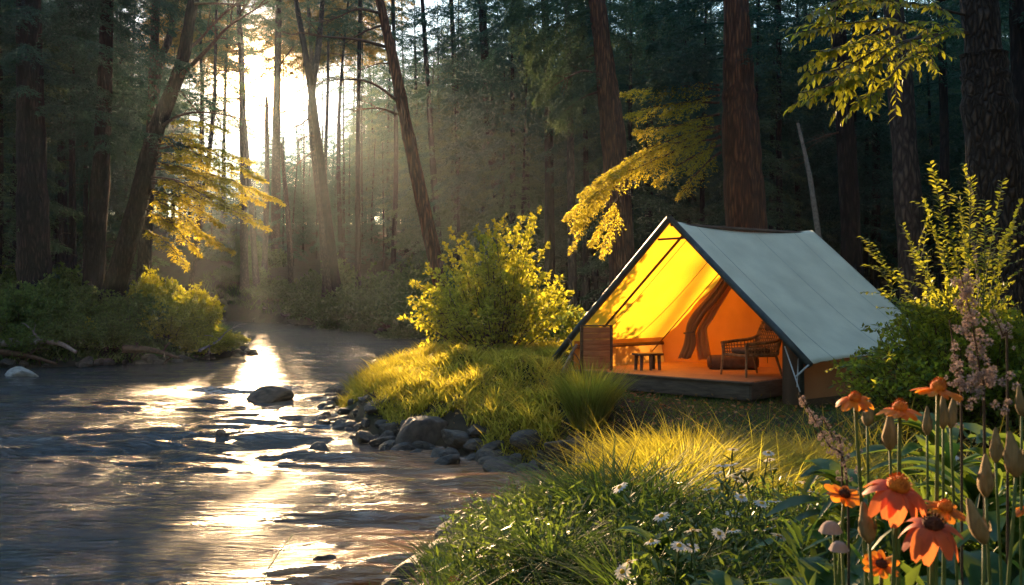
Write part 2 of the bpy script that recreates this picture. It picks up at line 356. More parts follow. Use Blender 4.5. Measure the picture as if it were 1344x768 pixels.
# ------------------------------------------------------------------ water
def water_mat():
    m, n, l, out = newmat('river_water')
    tx = n.new('ShaderNodeTexCoord')
    at = n.new('ShaderNodeAttribute'); at.attribute_name = 'foam'; sh = n.new('ShaderNodeAttribute'); sh.attribute_name = 'warm_reflection'
    mp = n.new('ShaderNodeMapping'); mp.inputs['Scale'].default_value = (1.5, 7.5, 1); l.new(tx.outputs['Object'], mp.inputs[0])
    a = n.new('ShaderNodeTexNoise'); a.inputs['Scale'].default_value = 1.6; a.inputs['Detail'].default_value = 5; a.inputs['Distortion'].default_value = .6; l.new(mp.outputs[0], a.inputs['Vector'])
    mp2 = n.new('ShaderNodeMapping'); mp2.inputs['Scale'].default_value = (7, 30, 1); mp2.inputs['Rotation'].default_value = (0, 0, .25); l.new(tx.outputs['Object'], mp2.inputs[0])
    c = n.new('ShaderNodeTexNoise'); c.inputs['Scale'].default_value = 1; c.inputs['Detail'].default_value = 3; l.new(mp2.outputs[0], c.inputs['Vector'])
    b = n.new('ShaderNodeBump'); b.inputs['Strength'].default_value = .9; b.inputs['Distance'].default_value = .2; l.new(a.outputs[0], b.inputs['Height'])
    b2 = n.new('ShaderNodeBump'); b2.inputs['Strength'].default_value = .7; b2.inputs['Distance'].default_value = .02; l.new(c.outputs[0], b2.inputs['Height']); l.new(b.outputs[0], b2.inputs['Normal'])
    rc = ramp(n, [(0, (.006, .010, .012)), (1, (.30, .12, .03))]); l.new(sh.outputs['Fac'], rc.inputs[0])  # amber end paints the warm bank's reflection into the water colour
    fm = n.new('ShaderNodeMath'); fm.operation = 'MULTIPLY'; fr = ramp(n, [(.42, (0, 0, 0)), (.62, (1, 1, 1))]); l.new(c.outputs[0], fr.inputs[0])
    l.new(fr.outputs[0], fm.inputs[0]); l.new(at.outputs['Fac'], fm.inputs[1])
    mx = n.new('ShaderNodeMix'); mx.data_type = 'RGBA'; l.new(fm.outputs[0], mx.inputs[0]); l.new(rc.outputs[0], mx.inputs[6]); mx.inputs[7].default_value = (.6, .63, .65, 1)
    p = n.new('ShaderNodeBsdfPrincipled'); l.new(mx.outputs[2], p.inputs['Base Color']); p.inputs['IOR'].default_value = 1.6
    mr = n.new('ShaderNodeMapRange'); mr.inputs[3].default_value = .10; mr.inputs[4].default_value = .5; l.new(fm.outputs[0], mr.inputs[0]); l.new(mr.outputs[0], p.inputs['Roughness'])
    l.new(b2.outputs[0], p.inputs['Normal']); l.new(p.outputs[0], out.inputs[0])
    return m
def build_water():
    u1 = np.arange(-.72, .72, .0042); s = .0042; v = u1[-1]; ext = []
    while v < 4: s *= 1.25; v += s; ext.append(v)
    u = np.array([-e for e in ext[::-1]]+list(u1)+ext)
    ys = [3.2]; 
    while ys[-1] < 110: ys.append(ys[-1]*1.0046)
    ys = np.array([-20, -10, -5, -2, 0, 1.2, 2.2]+ys)
    Yg, U = np.meshgrid(ys, u, indexing='ij'); Xg = U*(np.maximum(Yg, 0)+3)*.92
    r = np.random.RandomState(11); Zg = np.zeros_like(Xg)
    wx = Xg+.8*vnoise(Xg*.5, Yg*.7)+.25*vnoise(Xg*1.7, Yg*2.3); wy = Yg+.9*vnoise(Xg*.35+7, Yg*.55+3)+.28*vnoise(Xg*1.4+5, Yg*1.9)
    calm = .32+.68*sstep(23.5, 20.5, Yg+.06*Xg)
    calm = calm*(.45+1.1*sstep(-.25, .2, vnoise(Xg*.28+3, Yg*.8)))
    calm *= 1-.35*sstep(11.5, 9.5, Yg)*sstep(-3.4, -4.6, Xg)
    for i in range(46):
        lam = .17*(2.2/.17)**r.rand(); th = r.randn()*.42; kx, ky = math.sin(th)*2*np.pi/lam, math.cos(th)*2*np.pi/lam
        am = .0062*lam**.95*(1.0 if lam > .3 else .8)
        ph = r.rand()*6.28; w = np.sin(kx*wx*.55+ky*wy+ph); Zg += am*(w+.25*np.cos(2*(kx*wx*.55+ky*wy+ph)))
    Zg *= calm*1.05
    # the little fall upstream of the boulder
    wx0, wx1 = PX(150, 22), PX(400, 21)
    ln = sstep(wx0, wx0+2, Xg)*sstep(wx1, wx1-.8, Xg); yc = 21.6+.25*np.sin(Xg*1.1)+.2*vnoise(Xg*2, Xg*0)
    Zg += ln*.11*np.exp(-((Yg-yc)/.55)**2)*(1-.6*sstep(yc, yc+.6, Yg))
    foam = ln*np.exp(-((Yg-yc+.55)/.45)**2)*.9
    d = sdist(Xg, Yg); foam = np.maximum(foam, sstep(-.45, -.05, d)*sstep(24, 18, Yg)*.55*(vnoise(Xg*3, Yg*3)+.5))
    
    sh = sstep(-3.0, -.3, d)*sstep(15.5, 12.5, Yg)*sstep(-3.2, -1.2, Xg)*1.0  # where the painted amber reflection lies along the near bank
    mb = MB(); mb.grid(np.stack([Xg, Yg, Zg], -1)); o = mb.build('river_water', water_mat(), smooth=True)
    for nm, arr in (('foam', foam), ('warm_reflection', sh)):
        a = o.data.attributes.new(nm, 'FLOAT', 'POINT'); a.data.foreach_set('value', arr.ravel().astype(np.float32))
    tag(o, kind='structure')
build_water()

# ------------------------------------------------------------------ haze
def haze():
    m, n, l, out = newmat('haze'); v = n.new('ShaderNodeVolumePrincipled')
    v.inputs['Color'].default_value = (.72, .87, 1, 1); v.inputs['Density'].default_value = .00021; v.inputs['Anisotropy'].default_value = .74
    l.new(v.outputs[0], out.inputs['Volume'])
    mb = MB(); mb.box((0, 50, 20.5), (78, 88, 22.5)); o = mb.build('haze', m); tag(o, kind='stuff')
haze()

# ------------------------------------------------------------------ trees
def bough(mb, wood, p0, p1, width, droop=.15, step=.09, nl=.05, nw=.016, dens=1., hang=.25, r0=.02, rs=rng):
    """one evergreen bough: stem, side twigs on both sides, short needles along them"""
    L = np.linalg.norm(np.asarray(p1)-p0); n = max(6, int(L/.25)); pts = curve(p0, p1, droop*L*.5, n, L*.008, rs=rs)
    if wood is not None: wood.tube(pts, np.linspace(r0, r0*.2, n), 5, cap=False)
    m = max(4, int(L/step)); u = np.linspace(.12, 1, m); idx = u*(n-1); i0 = np.minimum(idx.astype(int), n-2); fr = (idx-i0)[:, None]
    C = pts[i0]*(1-fr)+pts[i0+1]*fr; T = nrm(pts[i0+1]-pts[i0])
    H = nrm(np.cross(T, [0, 0, 1.]))
    Pl, Dl = [], []
    for sgn in (-1, 1):
        tl = width*(np.sin(np.clip(u*1.05, 0, 1)*np.pi)**.6*.8+.15)*(.6+.7*rs.rand(m))
        D = nrm(T*.75+sgn*H*(.8+.3*rs.rand(m, 1))+np.array([0, 0, -1.])*(hang*rs.rand(m, 1)*1.6)+rs.randn(m, 3)*.08)
        k = max(3, int(width/(nl*.55)*dens)); s = (np.arange(k)+.5)/k
        q = C[:, None]+D[:, None]*(tl[:, None]*s)[..., None]; q[..., 2] -= hang*.5*(tl[:, None]*s**2)
        q = q.reshape(-1, 3)+rs.randn(m*k, 3)*nl*.3; dd = np.repeat(D, k, 0)
        for sg in (-1, 1):
            hh = nrm(np.cross(dd, [0, 0, 1.]))
            Pl.append(q); Dl.append(nrm(dd*.8+hh*sg*.6+rs.randn(len(q), 3)*.25+np.array([0, 0, -.15])))
    Pl = np.concatenate(Pl); Dl = np.concatenate(Dl)
    leaves(mb, Pl, Dl, nl*(.7+.6*rs.rand(len(Pl))), nw*(.8+.5*rs.rand(len(Pl))), rs=rs)
def twiggy(mb, p0, p1, r, sag=.1, kids=4, rs=rng, depth=1):
    L = np.linalg.norm(np.asarray(p1)-p0); pts = curve(p0, p1, sag*L, 9, L*.012, rs=rs); mb.tube(pts, np.linspace(r, r*.25, 9), 5, cap=False)
    if depth:
        for k in range(kids):
            i = rs.randint(2, 8); a = pts[i]; d = nrm(pts[i]-pts[i-1]); d = nrm(d+rs.randn(3)*.45+np.array([0, 0, -.05]))
            twiggy(mb, a, a+d*L*(.2+.25*rs.rand()), r*.4, sag*.5, 3, rs, depth-1)
def trunk_mesh(path, r0, r1, k=14, flare=1.45, seed=0):
    rs = np.random.RandomState(seed); pts = spline(path, 34); n = len(pts)
    u = np.linspace(0, 1, n); r = (r0*(1-u)+r1*u)*(1+(flare-1)*np.exp(-u*26))
    mb = MB(); a = np.arange(k)/k*2*np.pi
    prof = 1+.07*np.sin(a*3+rs.rand()*6)+.05*np.sin(a*5+rs.rand()*6)
    V = pts[:, None]+np.stack([np.cos(a)[None]*prof*r[:, None], np.sin(a)[None]*prof*r[:, None], 0*r[:, None]*a], -1)*(1+.04*rs.randn(n, 1, 1))
    mb.grid(np.concatenate([V, V[:, :1]], 1)); return mb, pts, r
def conifer(seed, H, hb, Lm, mat, bark='bark_dark', r=.22, dens=1., needles=(.17, .05), nb=None, dead=10):
    rs = np.random.RandomState(seed)
    o = empty('pine_tree', (0, 0, 0), 'conifer', 'tree')
    mbt, pts, rr = trunk_mesh([(0, 0, -.3), (rs.randn()*.1, rs.randn()*.1, H*.4), (rs.randn()*.2, rs.randn()*.2, H)], r, .03, 9, seed=seed)
    dead_b = MB()
    for k in range(dead):
        z = hb*(.25+.75*rs.rand()); a = rs.rand()*6.28; L = .8+1.6*rs.rand(); p = np.array([0, 0, z])
        twiggy(dead_b, p, p+np.array([math.cos(a)*L, math.sin(a)*L, L*(.15-.4*rs.rand())]), .022, .08, 2, rs, 1)
    tk = mbt.build('trunk', M[bark], o, smooth=True)
    Lm *= 1.15
    if dead: dead_b.build('dead_branches', M['twig'], tk)
    cr = MB(); nb = nb or int((H-hb)*4.8)
    for k in range(nb):
        u = (k+rs.rand())/nb; z = hb+(H-hb)*u; a = k*2.4+rs.randn()*.3
        L = Lm*(1-u)**.75*(.65+.55*rs.rand())*(.55+.45*min(1, u*6))+.3
        p = np.array([0, 0, z]); e = p+np.array([math.cos(a)*L, math.sin(a)*L, L*(-.28+.35*u+.1*rs.randn())])
        bough(cr, cr if L > 1 else None, p, e, L*.30, .18, step=.20/dens, nl=needles[0], nw=needles[1], dens=dens, hang=.55, r0=.03, rs=rs)
    cr.build('crown', mat, o)
    return o

protoA = conifer(1, 24, 5, 3.6, M['needle_dark'])
protoB = conifer(2, 27, 9, 3.2, M['needle_dark'], r=.26)
protoC = conifer(3, 20, 2.2, 3.2, M['needle_mid'], r=.2)
protoE = conifer(5, 11, .8, 2.3, M['needle_dark'], r=.12, dead=0)
used = set()
def put(pr, x, y, sc, label, group='conifers of the forest behind the river', rz=None):
    key = pr.name; o = place(pr, key in used, (x, y, gzs(x, y)-.05), rng.rand()*6.28 if rz is None else rz, sc, label, group); used.add(key); return o
def corridor(x, y): u = x+.268*y; return -7.5 < u < 12
# the far woods
FORL = {'r': 'dark conifer deep in the unlit woods right of the tent', 'm': 'hazy conifer in the misty woods beyond the far bank', 'l': 'dark teal conifer in the dense woods on the left bank'}
def spot_ok(x, y): return sdist(x, y) > 2.5
cnt = 0
r2 = np.random.RandomState(21); spots = []
for k in range(9000):
    y = 32+r2.rand()**.7*104; x = (r2.rand()*1.5-.75)*y
    if not spot_ok(x, y) or x*x+y*y < 30**2: continue
    dm = 3.0+.005*y
    if any((x-a)**2+(y-b)**2 < dm*dm for a, b in spots): continue
    px = 672+x/y*F
    if corridor(x, y) and y < 84: continue
    spots.append((x, y))
spots.sort(key=lambda p: p[1])
def joined(pr, name):
    """one mesh of a tree's trunk and crown, for the massed far woods"""
    V, Fs, mi, mats = [], [], [], []; off = 0
    for c in pr.children:
        me = c.data; n = len(me.vertices); co = np.zeros(n*3, np.float32); me.vertices.foreach_get('co', co); V.append(co.reshape(-1, 3)); Fs += [[v+off for v in p.vertices] for p in me.polygons]
        mi += [len(mats)]*len(me.polygons); mats.append(me.materials[0]); off += n
    me = bpy.data.meshes.new(name); me.from_pydata(np.concatenate(V).tolist(), [], Fs); me.polygons.foreach_set('material_index', mi)
    for m in mats: me.materials.append(m)
    return bpy.data.objects.new(name, me)
def mass(name, pr, pts, scs):
    src = joined(pr, name+'_source'); me = bpy.data.meshes.new(name); me.from_pydata([tuple(p) for p in pts], [], [])
    a = me.attributes.new('size', 'FLOAT', 'POINT'); a.data.foreach_set('value', np.array(scs, np.float32))
    a = me.attributes.new('turn', 'FLOAT_VECTOR', 'POINT'); a.data.foreach_set('vector', np.stack([np.zeros(len(pts)), np.zeros(len(pts)), r2.rand(len(pts))*6.28], 1).astype(np.float32).ravel())
    o = bpy.data.objects.new(name, me); COL.objects.link(o); tag(o, kind='stuff')
    ng = bpy.data.node_groups.new(name, 'GeometryNodeTree'); ng.interface.new_socket('Geometry', in_out='INPUT', socket_type='NodeSocketGeometry'); ng.interface.new_socket('Geometry', in_out='OUTPUT', socket_type='NodeSocketGeometry')
    N = ng.nodes; gi = N.new('NodeGroupInput'); go = N.new('NodeGroupOutput'); ip = N.new('GeometryNodeInstanceOnPoints'); oi = N.new('GeometryNodeObjectInfo'); oi.inputs[0].default_value = src
    oi.inputs['As Instance'].default_value = True
    s_ = N.new('GeometryNodeInputNamedAttribute'); s_.data_type = 'FLOAT'; s_.inputs[0].default_value = 'size'; t_ = N.new('GeometryNodeInputNamedAttribute'); t_.data_type = 'FLOAT_VECTOR'; t_.inputs[0].default_value = 'turn'
    L_ = ng.links; L_.new(gi.outputs[0], ip.inputs['Points']); L_.new(oi.outputs['Geometry'], ip.inputs['Instance']); L_.new(s_.outputs['Attribute'], ip.inputs['Scale']); L_.new(t_.outputs['Attribute'], ip.inputs['Rotation']); L_.new(ip.outputs[0], go.inputs[0])
    o.modifiers.new('scatter', 'NODES').node_group = ng
def lim(x, y): return 1.5+.2265*(y-36) if x+.268*y < .5 else .8+.2265*(y-18)   # top of the light that still reaches the bank
def tsc(y): return (.66+.34*sstep(42, 75, y))*(.92+.28*r2.rand())
NEAR = 225
far_pts = spots[NEAR:]; spots = spots[:NEAR]
fa, fe, sa, se = [], [], [], []
for (x, y) in far_pts:
    z = gzs(x, y)
    if corridor(x, y): fe.append((x, y, z)); se.append(max(.35, (lim(x, y)-z)/11.6*(.9+.12*r2.rand())))
    else: fa.append((x, y, z)); sa.append(tsc(y))
mass('far_forest', protoA, fa[::2], sa[::2]); mass('far_woods', protoC, fa[1::2], sa[1::2]); mass('far_treeline', protoE, fe, se)
for (x, y) in spots:
    px = 672+x/y*F
    if corridor(x, y): put(protoE, x, y, max(.35, (lim(x, y)-gzs(x, y))/11.6*(.85+.2*r2.rand())), 'short misty conifer under the low sun beyond the river bend', 'low conifers under the sun'); continue
    pr = [protoA, protoC, protoA, protoC, protoB][r2.randint(5)]
    put(pr, x, y, tsc(y), FORL['r'] if px > 640 else FORL['m'] if px > 230 else FORL['l'], {'r': 'conifers of the dark right woods', 'm': 'misty conifers beyond the far bank', 'l': 'conifers of the left woods'}['r' if px > 640 else 'm' if px > 230 else 'l'])

M['needle_backlit'] = leaf_mat('needle_backlit', (.03, .06, .03), (.09, .10, .03), (.60, .42, .10), .5)  # mid needles with the amber of backlight put into their colour
protoF = conifer(6, 33, 19.5, 4.4, M['needle_backlit'], r=.09, dead=0, nb=95)
for i, (px, y) in enumerate([(216, 90), (243, 95), (268, 92), (294, 97), (372, 98), (398, 93), (424, 96), (450, 91), (476, 88)]):
    x = PX(px, y); put(protoF, x, y, (25.-gzs(x, y))/19.5, 'tall slender tree with a high crown beside the sun', 'high crowned trees around the sun')
rs = np.random.RandomState(14)
for i, (px, Yd, z0, lab) in enumerate([(258, 84, 11, 'sparse golden crowned tree left of the sun'), (292, 92, 19, 'sparse feathery tree close left of the sun'), (448, 84, 19, 'sparse tree at the right end of the bright sky')]):
    x = PX(px, Yd); g = gzs(x, Yd); o = empty('pine_tree', (x, Yd, g), lab, 'tree', 'sparse trees in front of the bright sky')
    mb, cp, rr = trunk_mesh([(0, 0, -.3), (rs.randn()*.3, 0, 14), (rs.randn()*.5, 0, 30)], .24, .05, 9, seed=i); mb.build('trunk', M['bark_dark'], o, smooth=True)
    cr = MB(); tw = MB()
    for j in range(44):
        z = z0-g+(31-z0)*(j+rs.rand())/44; a = j*2.4; L = 2.2+3.0*rs.rand(); k = int(np.clip(np.searchsorted(cp[:, 2], z), 1, 33)); p = cp[k]; e = p+np.array([math.cos(a)*L, math.sin(a)*L*.6, -L*(.1+.3*rs.rand())])
        if j % 3 == 0: twiggy(tw, p, e, .05, .12, 5, rs, 1)
        else: bough(cr, cr, p, e, L*.22, .2, step=.24, nl=.2, nw=.06, dens=.8, hang=.7, r0=.045, rs=rs)
    cr.build('crown', M['needle_mid'], o); tw.build('branch', M['twig'], o)
# unseen woods beside and behind the camera, added to shade the place
AR = []
for k in range(1500):
    x, y = r2.rand()*90-45, r2.rand()*78-48
    if sdist(x, y) < 2.5 or abs(x) < .62*y+6 and y > -9 or corridor(x, y) and y > -2 or x*x+y*y < 100: continue
    if any((x-a)**2+(y-b)**2 < 17 for a, b in AR): continue
    AR.append((x, y))
aw = [(x, y, gzs(x, y)) for x, y in AR[:150]]
mass('offscreen_woods', protoA, aw, [(.62 if x < -10 and y > 5 else .95)+.25*r2.rand() for x, y, z in aw])

# ---- the single trunks one can tell apart: (pixels of path from top to base, distance, width px top/base, material, label)
def big_tree(path, Yd, w0, w1, bark, label, name='pine_tree', top=9, seed=0, k=16, Ytop=None, dead=(), group=None, crown=None):
    """path: list of (px, py) from high to base in the photograph, all at distance Yd"""
    pts = [P(a, b, Yd) for a, b in path[::-1]]
    base = pts[0].copy(); g = gzs(base[0], base[1]); 
    d = pts[0]-pts[1]; pts[0] = pts[0]+d*max(0, (pts[0][2]-g+.3))/max(1e-3, -d[2]) if pts[0][2] > g-.3 else pts[0]
    tp = pts[-1]; dd = nrm(pts[-1]-pts[-2]); pts.append(tp+dd*top)
    loc = np.array([pts[0][0], pts[0][1], g])
    o = empty(name, loc, label, 'tree', group)
    r0 = w1/F*Yd/2; r1 = w0/F*Yd/2
    mb, cp, rr = trunk_mesh([p-loc for p in pts], r0, r1*.55, k, seed=seed)
    tk = mb.build('trunk', M[bark], o, smooth=True)
    rs = np.random.RandomState(seed+50)
    for (a, b) in dead:
        q = [P(c[0], c[1], Yd+(c[2] if len(c) > 2 else 0))-loc for c in b]
        br = MB(); sp = spline(q, 14); br.tube(sp, np.linspace(a, a*.2, 14), 6, cap=False)
        for j in range(8):
            i = rs.randint(4, 13); dv = nrm(sp[i]-sp[i-1]); e = sp[i]+nrm(dv+rs.randn(3)*.5)*np.linalg.norm(sp[-1]-sp[0])*(.12+.2*rs.rand())
            twiggy(br, sp[i], e, a*.3, .05, 3, rs, 1)
        br.build('branch', M['twig'], tk)
    zt = cp[-1]
    if crown:
        cr = MB(); z0 = crown[0]; Lm = crown[1]; nb = crown[2]; mt = crown[3]
        zs = cp[:, 2]+loc[2]
        for j in range(nb):
            z = z0+(zs[-1]+1-z0)*(j+rs.rand())/nb; i = int(np.clip(np.searchsorted(zs, z), 1, len(zs)-1))
            a = j*2.4+rs.randn()*.3; L = Lm*(.5+.6*rs.rand()); p = cp[i]; e = p+np.array([math.cos(a)*L, math.sin(a)*L, -L*(.1+.25*rs.rand())])
            bough(cr, cr, p, e, L*.32, .18, step=.16, nl=.13, nw=.038, hang=.5, r0=.03, rs=rs)
        cr.build('crown', M[mt], o)
    return o, loc

# left bank
big_tree([(38, 0), (42, 200), (46, 376)], 31, 38, 44, 'bark_dark', 'widest dark trunk near the left edge of the left bank', seed=1, top=4, crown=(8, 3.6, 50, 'needle_dark'))
big_tree([(141, 0), (134, 200), (121, 386)], 33, 17, 27, 'bark_dark', 'straight dark trunk between the widest trunk and the leaning tree', seed=2, top=4, crown=(7, 3.6, 55, 'needle_dark'))
big_tree([(205, 0), (198, 200), (190, 376)], 37, 13, 17, 'bark_grey', 'upright trunk crossing behind the leaning tree on the left bank', seed=3, top=4, crown=(13, 3.2, 50, 'needle_mid'))
LT, LTl = big_tree([(254, 0), (237, 88), (203, 176), (180, 270), (146, 392)], 33, 17, 30, 'bark_dark', 'big leaning tree with bare forking limbs on the left bank', seed=4, dead=[
    (.09, [(233, 104, 0), (275, 62, -1), (300, 35, -1.5), (352, 2, -2)]),
    (.07, [(240, 70, 0), (262, 52, 1), (290, 22, 1.6), (335, -12, 2)]),
    (.06, [(212, 165, 0), (245, 149, -1.4), (290, 150, -2), (352, 166, -2.6)]),
    (.045, [(208, 195, 0), (250, 192, -.8), (330, 222, -1.8)]),
    (.05, [(196, 232, 0), (235, 238, -1), (275, 262, -1.6)]),
    (.045, [(192, 250, 0), (220, 262, .6), (255, 285, 1)]),
    (.05, [(250, 5, 0), (300, 5, -1), (345, 12, -1.6)]),
    (.035, [(228, 110, 0), (262, 150, .8), (312, 215, 1.4)])], crown=(14, 3.0, 40, 'needle_mid'))
# sprays on the leaning tree, sunlight put into their gold colour
gm = MB(); gw = MB(); rs = np.random.RandomState(9)
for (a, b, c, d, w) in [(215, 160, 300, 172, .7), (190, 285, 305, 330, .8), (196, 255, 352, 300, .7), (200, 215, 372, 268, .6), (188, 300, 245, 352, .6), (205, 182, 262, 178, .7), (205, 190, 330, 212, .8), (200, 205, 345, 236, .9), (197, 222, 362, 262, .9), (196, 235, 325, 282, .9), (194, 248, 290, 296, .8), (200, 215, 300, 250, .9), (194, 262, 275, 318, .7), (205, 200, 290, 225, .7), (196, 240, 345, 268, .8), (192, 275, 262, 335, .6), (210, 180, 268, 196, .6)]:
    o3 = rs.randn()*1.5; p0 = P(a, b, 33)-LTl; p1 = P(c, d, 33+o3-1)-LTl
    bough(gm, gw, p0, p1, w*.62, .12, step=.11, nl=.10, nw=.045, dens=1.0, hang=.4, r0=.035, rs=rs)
gm.build('crown', M['needle_sunlit'], LT); gw.build('limb', M['twig'], LT)
big_tree([(233, -10), (222, 50), (204, 120), (198, 200)], 41, 10, 13, 'bark_grey', 'thin slanted trunk showing just behind the two crossing trunks', seed=5, top=6)
big_tree([(313, 0), (318, 120), (321, 384)], 76, 8, 10, 'bark_grey', 'slim trunk just left of the sun', seed=6, top=8, dead=[(.09, [(315, 60, 0), (290, 50, 0), (262, 60, 0)]), (.08, [(317, 95, 0), (295, 92, 0), (270, 100, 0)]), (.08, [(318, 130, 0), (290, 128, 0), (262, 118, 0)])], crown=(21, 3.8, 60, 'needle_mid'))
big_tree([(320, 150), (327, 240), (337, 382)], 74, 5, 8, 'bark_grey', 'thin crooked trunk under the left side of the sun', seed=7, top=2.5)
big_tree([(366, 0), (363, 160), (361, 386)], 88, 9, 12, 'bark_grey', 'pale trunk directly right of the sun', seed=8, top=8, dead=[(.09, [(366, 40, 0), (388, 45, 0), (410, 30, 0)]), (.08, [(365, 90, 0), (385, 62, 0), (402, 52, 0)]), (.08, [(364, 150, 0), (390, 140, 0), (425, 120, 0)])], crown=(25, 4.2, 70, 'needle_mid'))
big_tree([(350, 150), (350, 250), (346, 384)], 80, 6, 8, 'bark_grey', 'thin misty trunk standing below the sun', seed=9, top=1.5)
big_tree([(372, 220), (379, 300), (382, 384)], 78, 6, 8, 'bark_grey', 'short misty trunk right behind the pale trunk by the sun', seed=10, top=2)
big_tree([(388, 0), (402, 80), (418, 190), (428, 275), (441, 374)], 62, 9, 13, 'bark_dark', 'dark curved trunk forming a V beside the misty woods', seed=11, top=7, dead=[(.07, [(412, 150, 0), (392, 165, -.5), (372, 172, -1)]), (.06, [(416, 178, 0), (400, 180, -.5), (380, 192, -1)]), (.06, [(418, 195, 0), (402, 205, -.5), (384, 222, -1)])])
big_tree([(424, -5), (418, 60), (409, 130), (413, 200), (420, 260)], 65, 9, 12, 'bark_grey', 'upright right arm of the V shaped pair of trunks', seed=12, top=7, crown=(19.5, 3.6, 50, 'needle_mid'))
big_tree([(404, 0), (408, 60), (412, 130)], 72, 5, 6, 'bark_grey', 'very thin sapling between the two arms of the V', seed=13, top=5)
big_tree([(431, 60), (430, 130), (427, 230), (426, 370)], 70, 4, 6, 'bark_grey', 'hair thin dead pole right of the V shaped pair', seed=14, top=1)
big_tree([(283, 60), (280, 150), (262, 300), (250, 372)], 58, 5, 8, 'bark_grey', 'thin leaning pole seen through the golden sprays', seed=15, top=9, crown=(12.5, 2.6, 60, 'needle_mid'))
# middle
big_tree([(498, 0), (518, 90), (536, 180), (555, 270), (577, 370)], 28, 17, 21, 'bark_red', 'reddish leaning pine with long bare limbs reaching left over the river', seed=16, top=8, dead=[
    (.05, [(502, 18, 0), (470, 12, -.8), (445, 22, -1.2), (420, 30, -1.6)]),
    (.04, [(505, 32, 0), (478, 42, .5), (448, 60, 1)]),
    (.055, [(508, 62, 0), (470, 52, -.6), (425, 48, -1.2), (390, 42, -1.5)]),
    (.05, [(521, 132, 0), (490, 110, -.6), (455, 104, -1), (415, 108, -1.4)]),
    (.045, [(522, 150, 0), (495, 142, .3), (460, 146, .6)]),
    (.03, [(510, 83, 0), (495, 84, .3), (468, 94, .6)])])
big_tree([(554, 0), (562, 120), (569, 230), (578, 345)], 60, 7, 9, 'bark_dark', 'thin dark trunk right beside the reddish leaning pine', seed=17, top=8, crown=(10, 2.4, 54, 'needle_dark'))
big_tree([(632, 0), (640, 120), (650, 220), (664, 322)], 55, 13, 18, 'bark_dark', 'dark trunk with drooping boughs rising behind the golden bush', seed=18, top=9, crown=(7.5, 3.8, 120, 'needle_dark'))
big_tree([(715, 0), (720, 150), (722, 390)], 40, 12, 14, 'bark_dark', 'dim trunk right of the golden bush in shade', seed=19, crown=(9, 3, 40, 'needle_dark'))
big_tree([(744, 0), (748, 150), (752, 392)], 34, 8, 11, 'bark_grey', 'dim grey trunk left of the red trunk near the tent', seed=20)
RT, RTl = big_tree([(783, 0), (794, 90), (806, 200), (818, 384)], 30, 30, 36, 'bark_red', 'thick red barked trunk behind the open left side of the tent', seed=21, top=9, k=22, dead=[
    (.05, [(784, 96, 0), (765, 93, -.5), (745, 102, -.8), (728, 112, -1)]), (.045, [(787, 120, 0), (765, 128, -.3), (742, 146, -.5)]), (.03, [(788, 70, 0), (770, 76, .5), (752, 90, .8)])])
gm = MB(); rs = np.random.RandomState(31)
for (a, b, c, d, w) in [(785, 10, 690, 60, 1.0), (782, 30, 700, 85, .9), (783, 50, 705, 130, .8), (785, 85, 725, 150, .7), (790, 5, 870, 30, .8), (785, 0, 670, 20, 1.1), (786, 110, 735, 165, .6), (784, -30, 660, -10, 1.2), (790, -30, 880, 5, .9), (787, 60, 730, 100, .8), (792, 40, 850, 75, .6)]:
    bough(gm, gm, P(a, b, 30)-RTl, P(c, d, 30+rs.randn()*1.0)-RTl, w*1.3, .15, step=.07, nl=.11, nw=.028, dens=1.1, hang=.9, r0=.04, rs=rs)
gm.build('crown', M['needle_mid'], RT)
BT, BTl = big_tree([(965, -5), (968, 100), (972, 200), (980, 330), (984, 400)], 24, 46, 62, 'bark_red', 'thickest red brown trunk standing right behind the tent ridge', seed=22, top=11, k=28)
gm = MB(); gw = MB(); rs = np.random.RandomState(33)
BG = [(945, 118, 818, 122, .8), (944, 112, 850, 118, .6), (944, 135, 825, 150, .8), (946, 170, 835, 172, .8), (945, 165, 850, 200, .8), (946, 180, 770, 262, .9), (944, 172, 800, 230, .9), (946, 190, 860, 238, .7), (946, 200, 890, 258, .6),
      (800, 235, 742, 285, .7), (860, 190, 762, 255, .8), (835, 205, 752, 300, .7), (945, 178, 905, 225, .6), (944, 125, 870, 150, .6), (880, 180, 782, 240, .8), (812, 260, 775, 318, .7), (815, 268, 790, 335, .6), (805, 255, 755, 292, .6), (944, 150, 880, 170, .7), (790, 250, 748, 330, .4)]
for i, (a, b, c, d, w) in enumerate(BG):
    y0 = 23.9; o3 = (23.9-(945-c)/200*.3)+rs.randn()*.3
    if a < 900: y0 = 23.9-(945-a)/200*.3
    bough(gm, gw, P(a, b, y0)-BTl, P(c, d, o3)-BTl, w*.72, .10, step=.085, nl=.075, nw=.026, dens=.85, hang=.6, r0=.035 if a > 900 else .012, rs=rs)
gm.build('crown', M['needle_sunlit'], BT)
gw.build('limb', M['bark_red'], BT)
gm = MB(); 
for (a, b, c, d, w) in [(950, 60, 860, 95, .9), (950, 30, 850, 60, 1.), (950, 75, 880, 105, .8), (950, 0, 850, 20, 1.1), (975, 70, 1010, 60, .6), (948, 92, 862, 110, .8), (952, -20, 840, -5, 1.2), (975, 20, 1050, 30, .9)]:
    bough(gm, gm, P(a, b, 24)-BTl, P(c, d, 23+rs.randn()*.6)-BTl, w*1.1, .12, step=.07, nl=.10, nw=.026, dens=1.1, hang=.8, r0=.035, rs=rs)
gm.build('foliage', M['needle_dark'], BT)
big_tree([(1098, 0), (1108, 150), (1119, 352)], 24, 22, 28, 'bark_dark', 'dark straight trunk with a red lit left edge rising behind the tent roof', seed=23, top=9, k=18, dead=[(.03, [(1108, 172, 0), (1085, 178, -.3), (1052, 190, -.8)])])
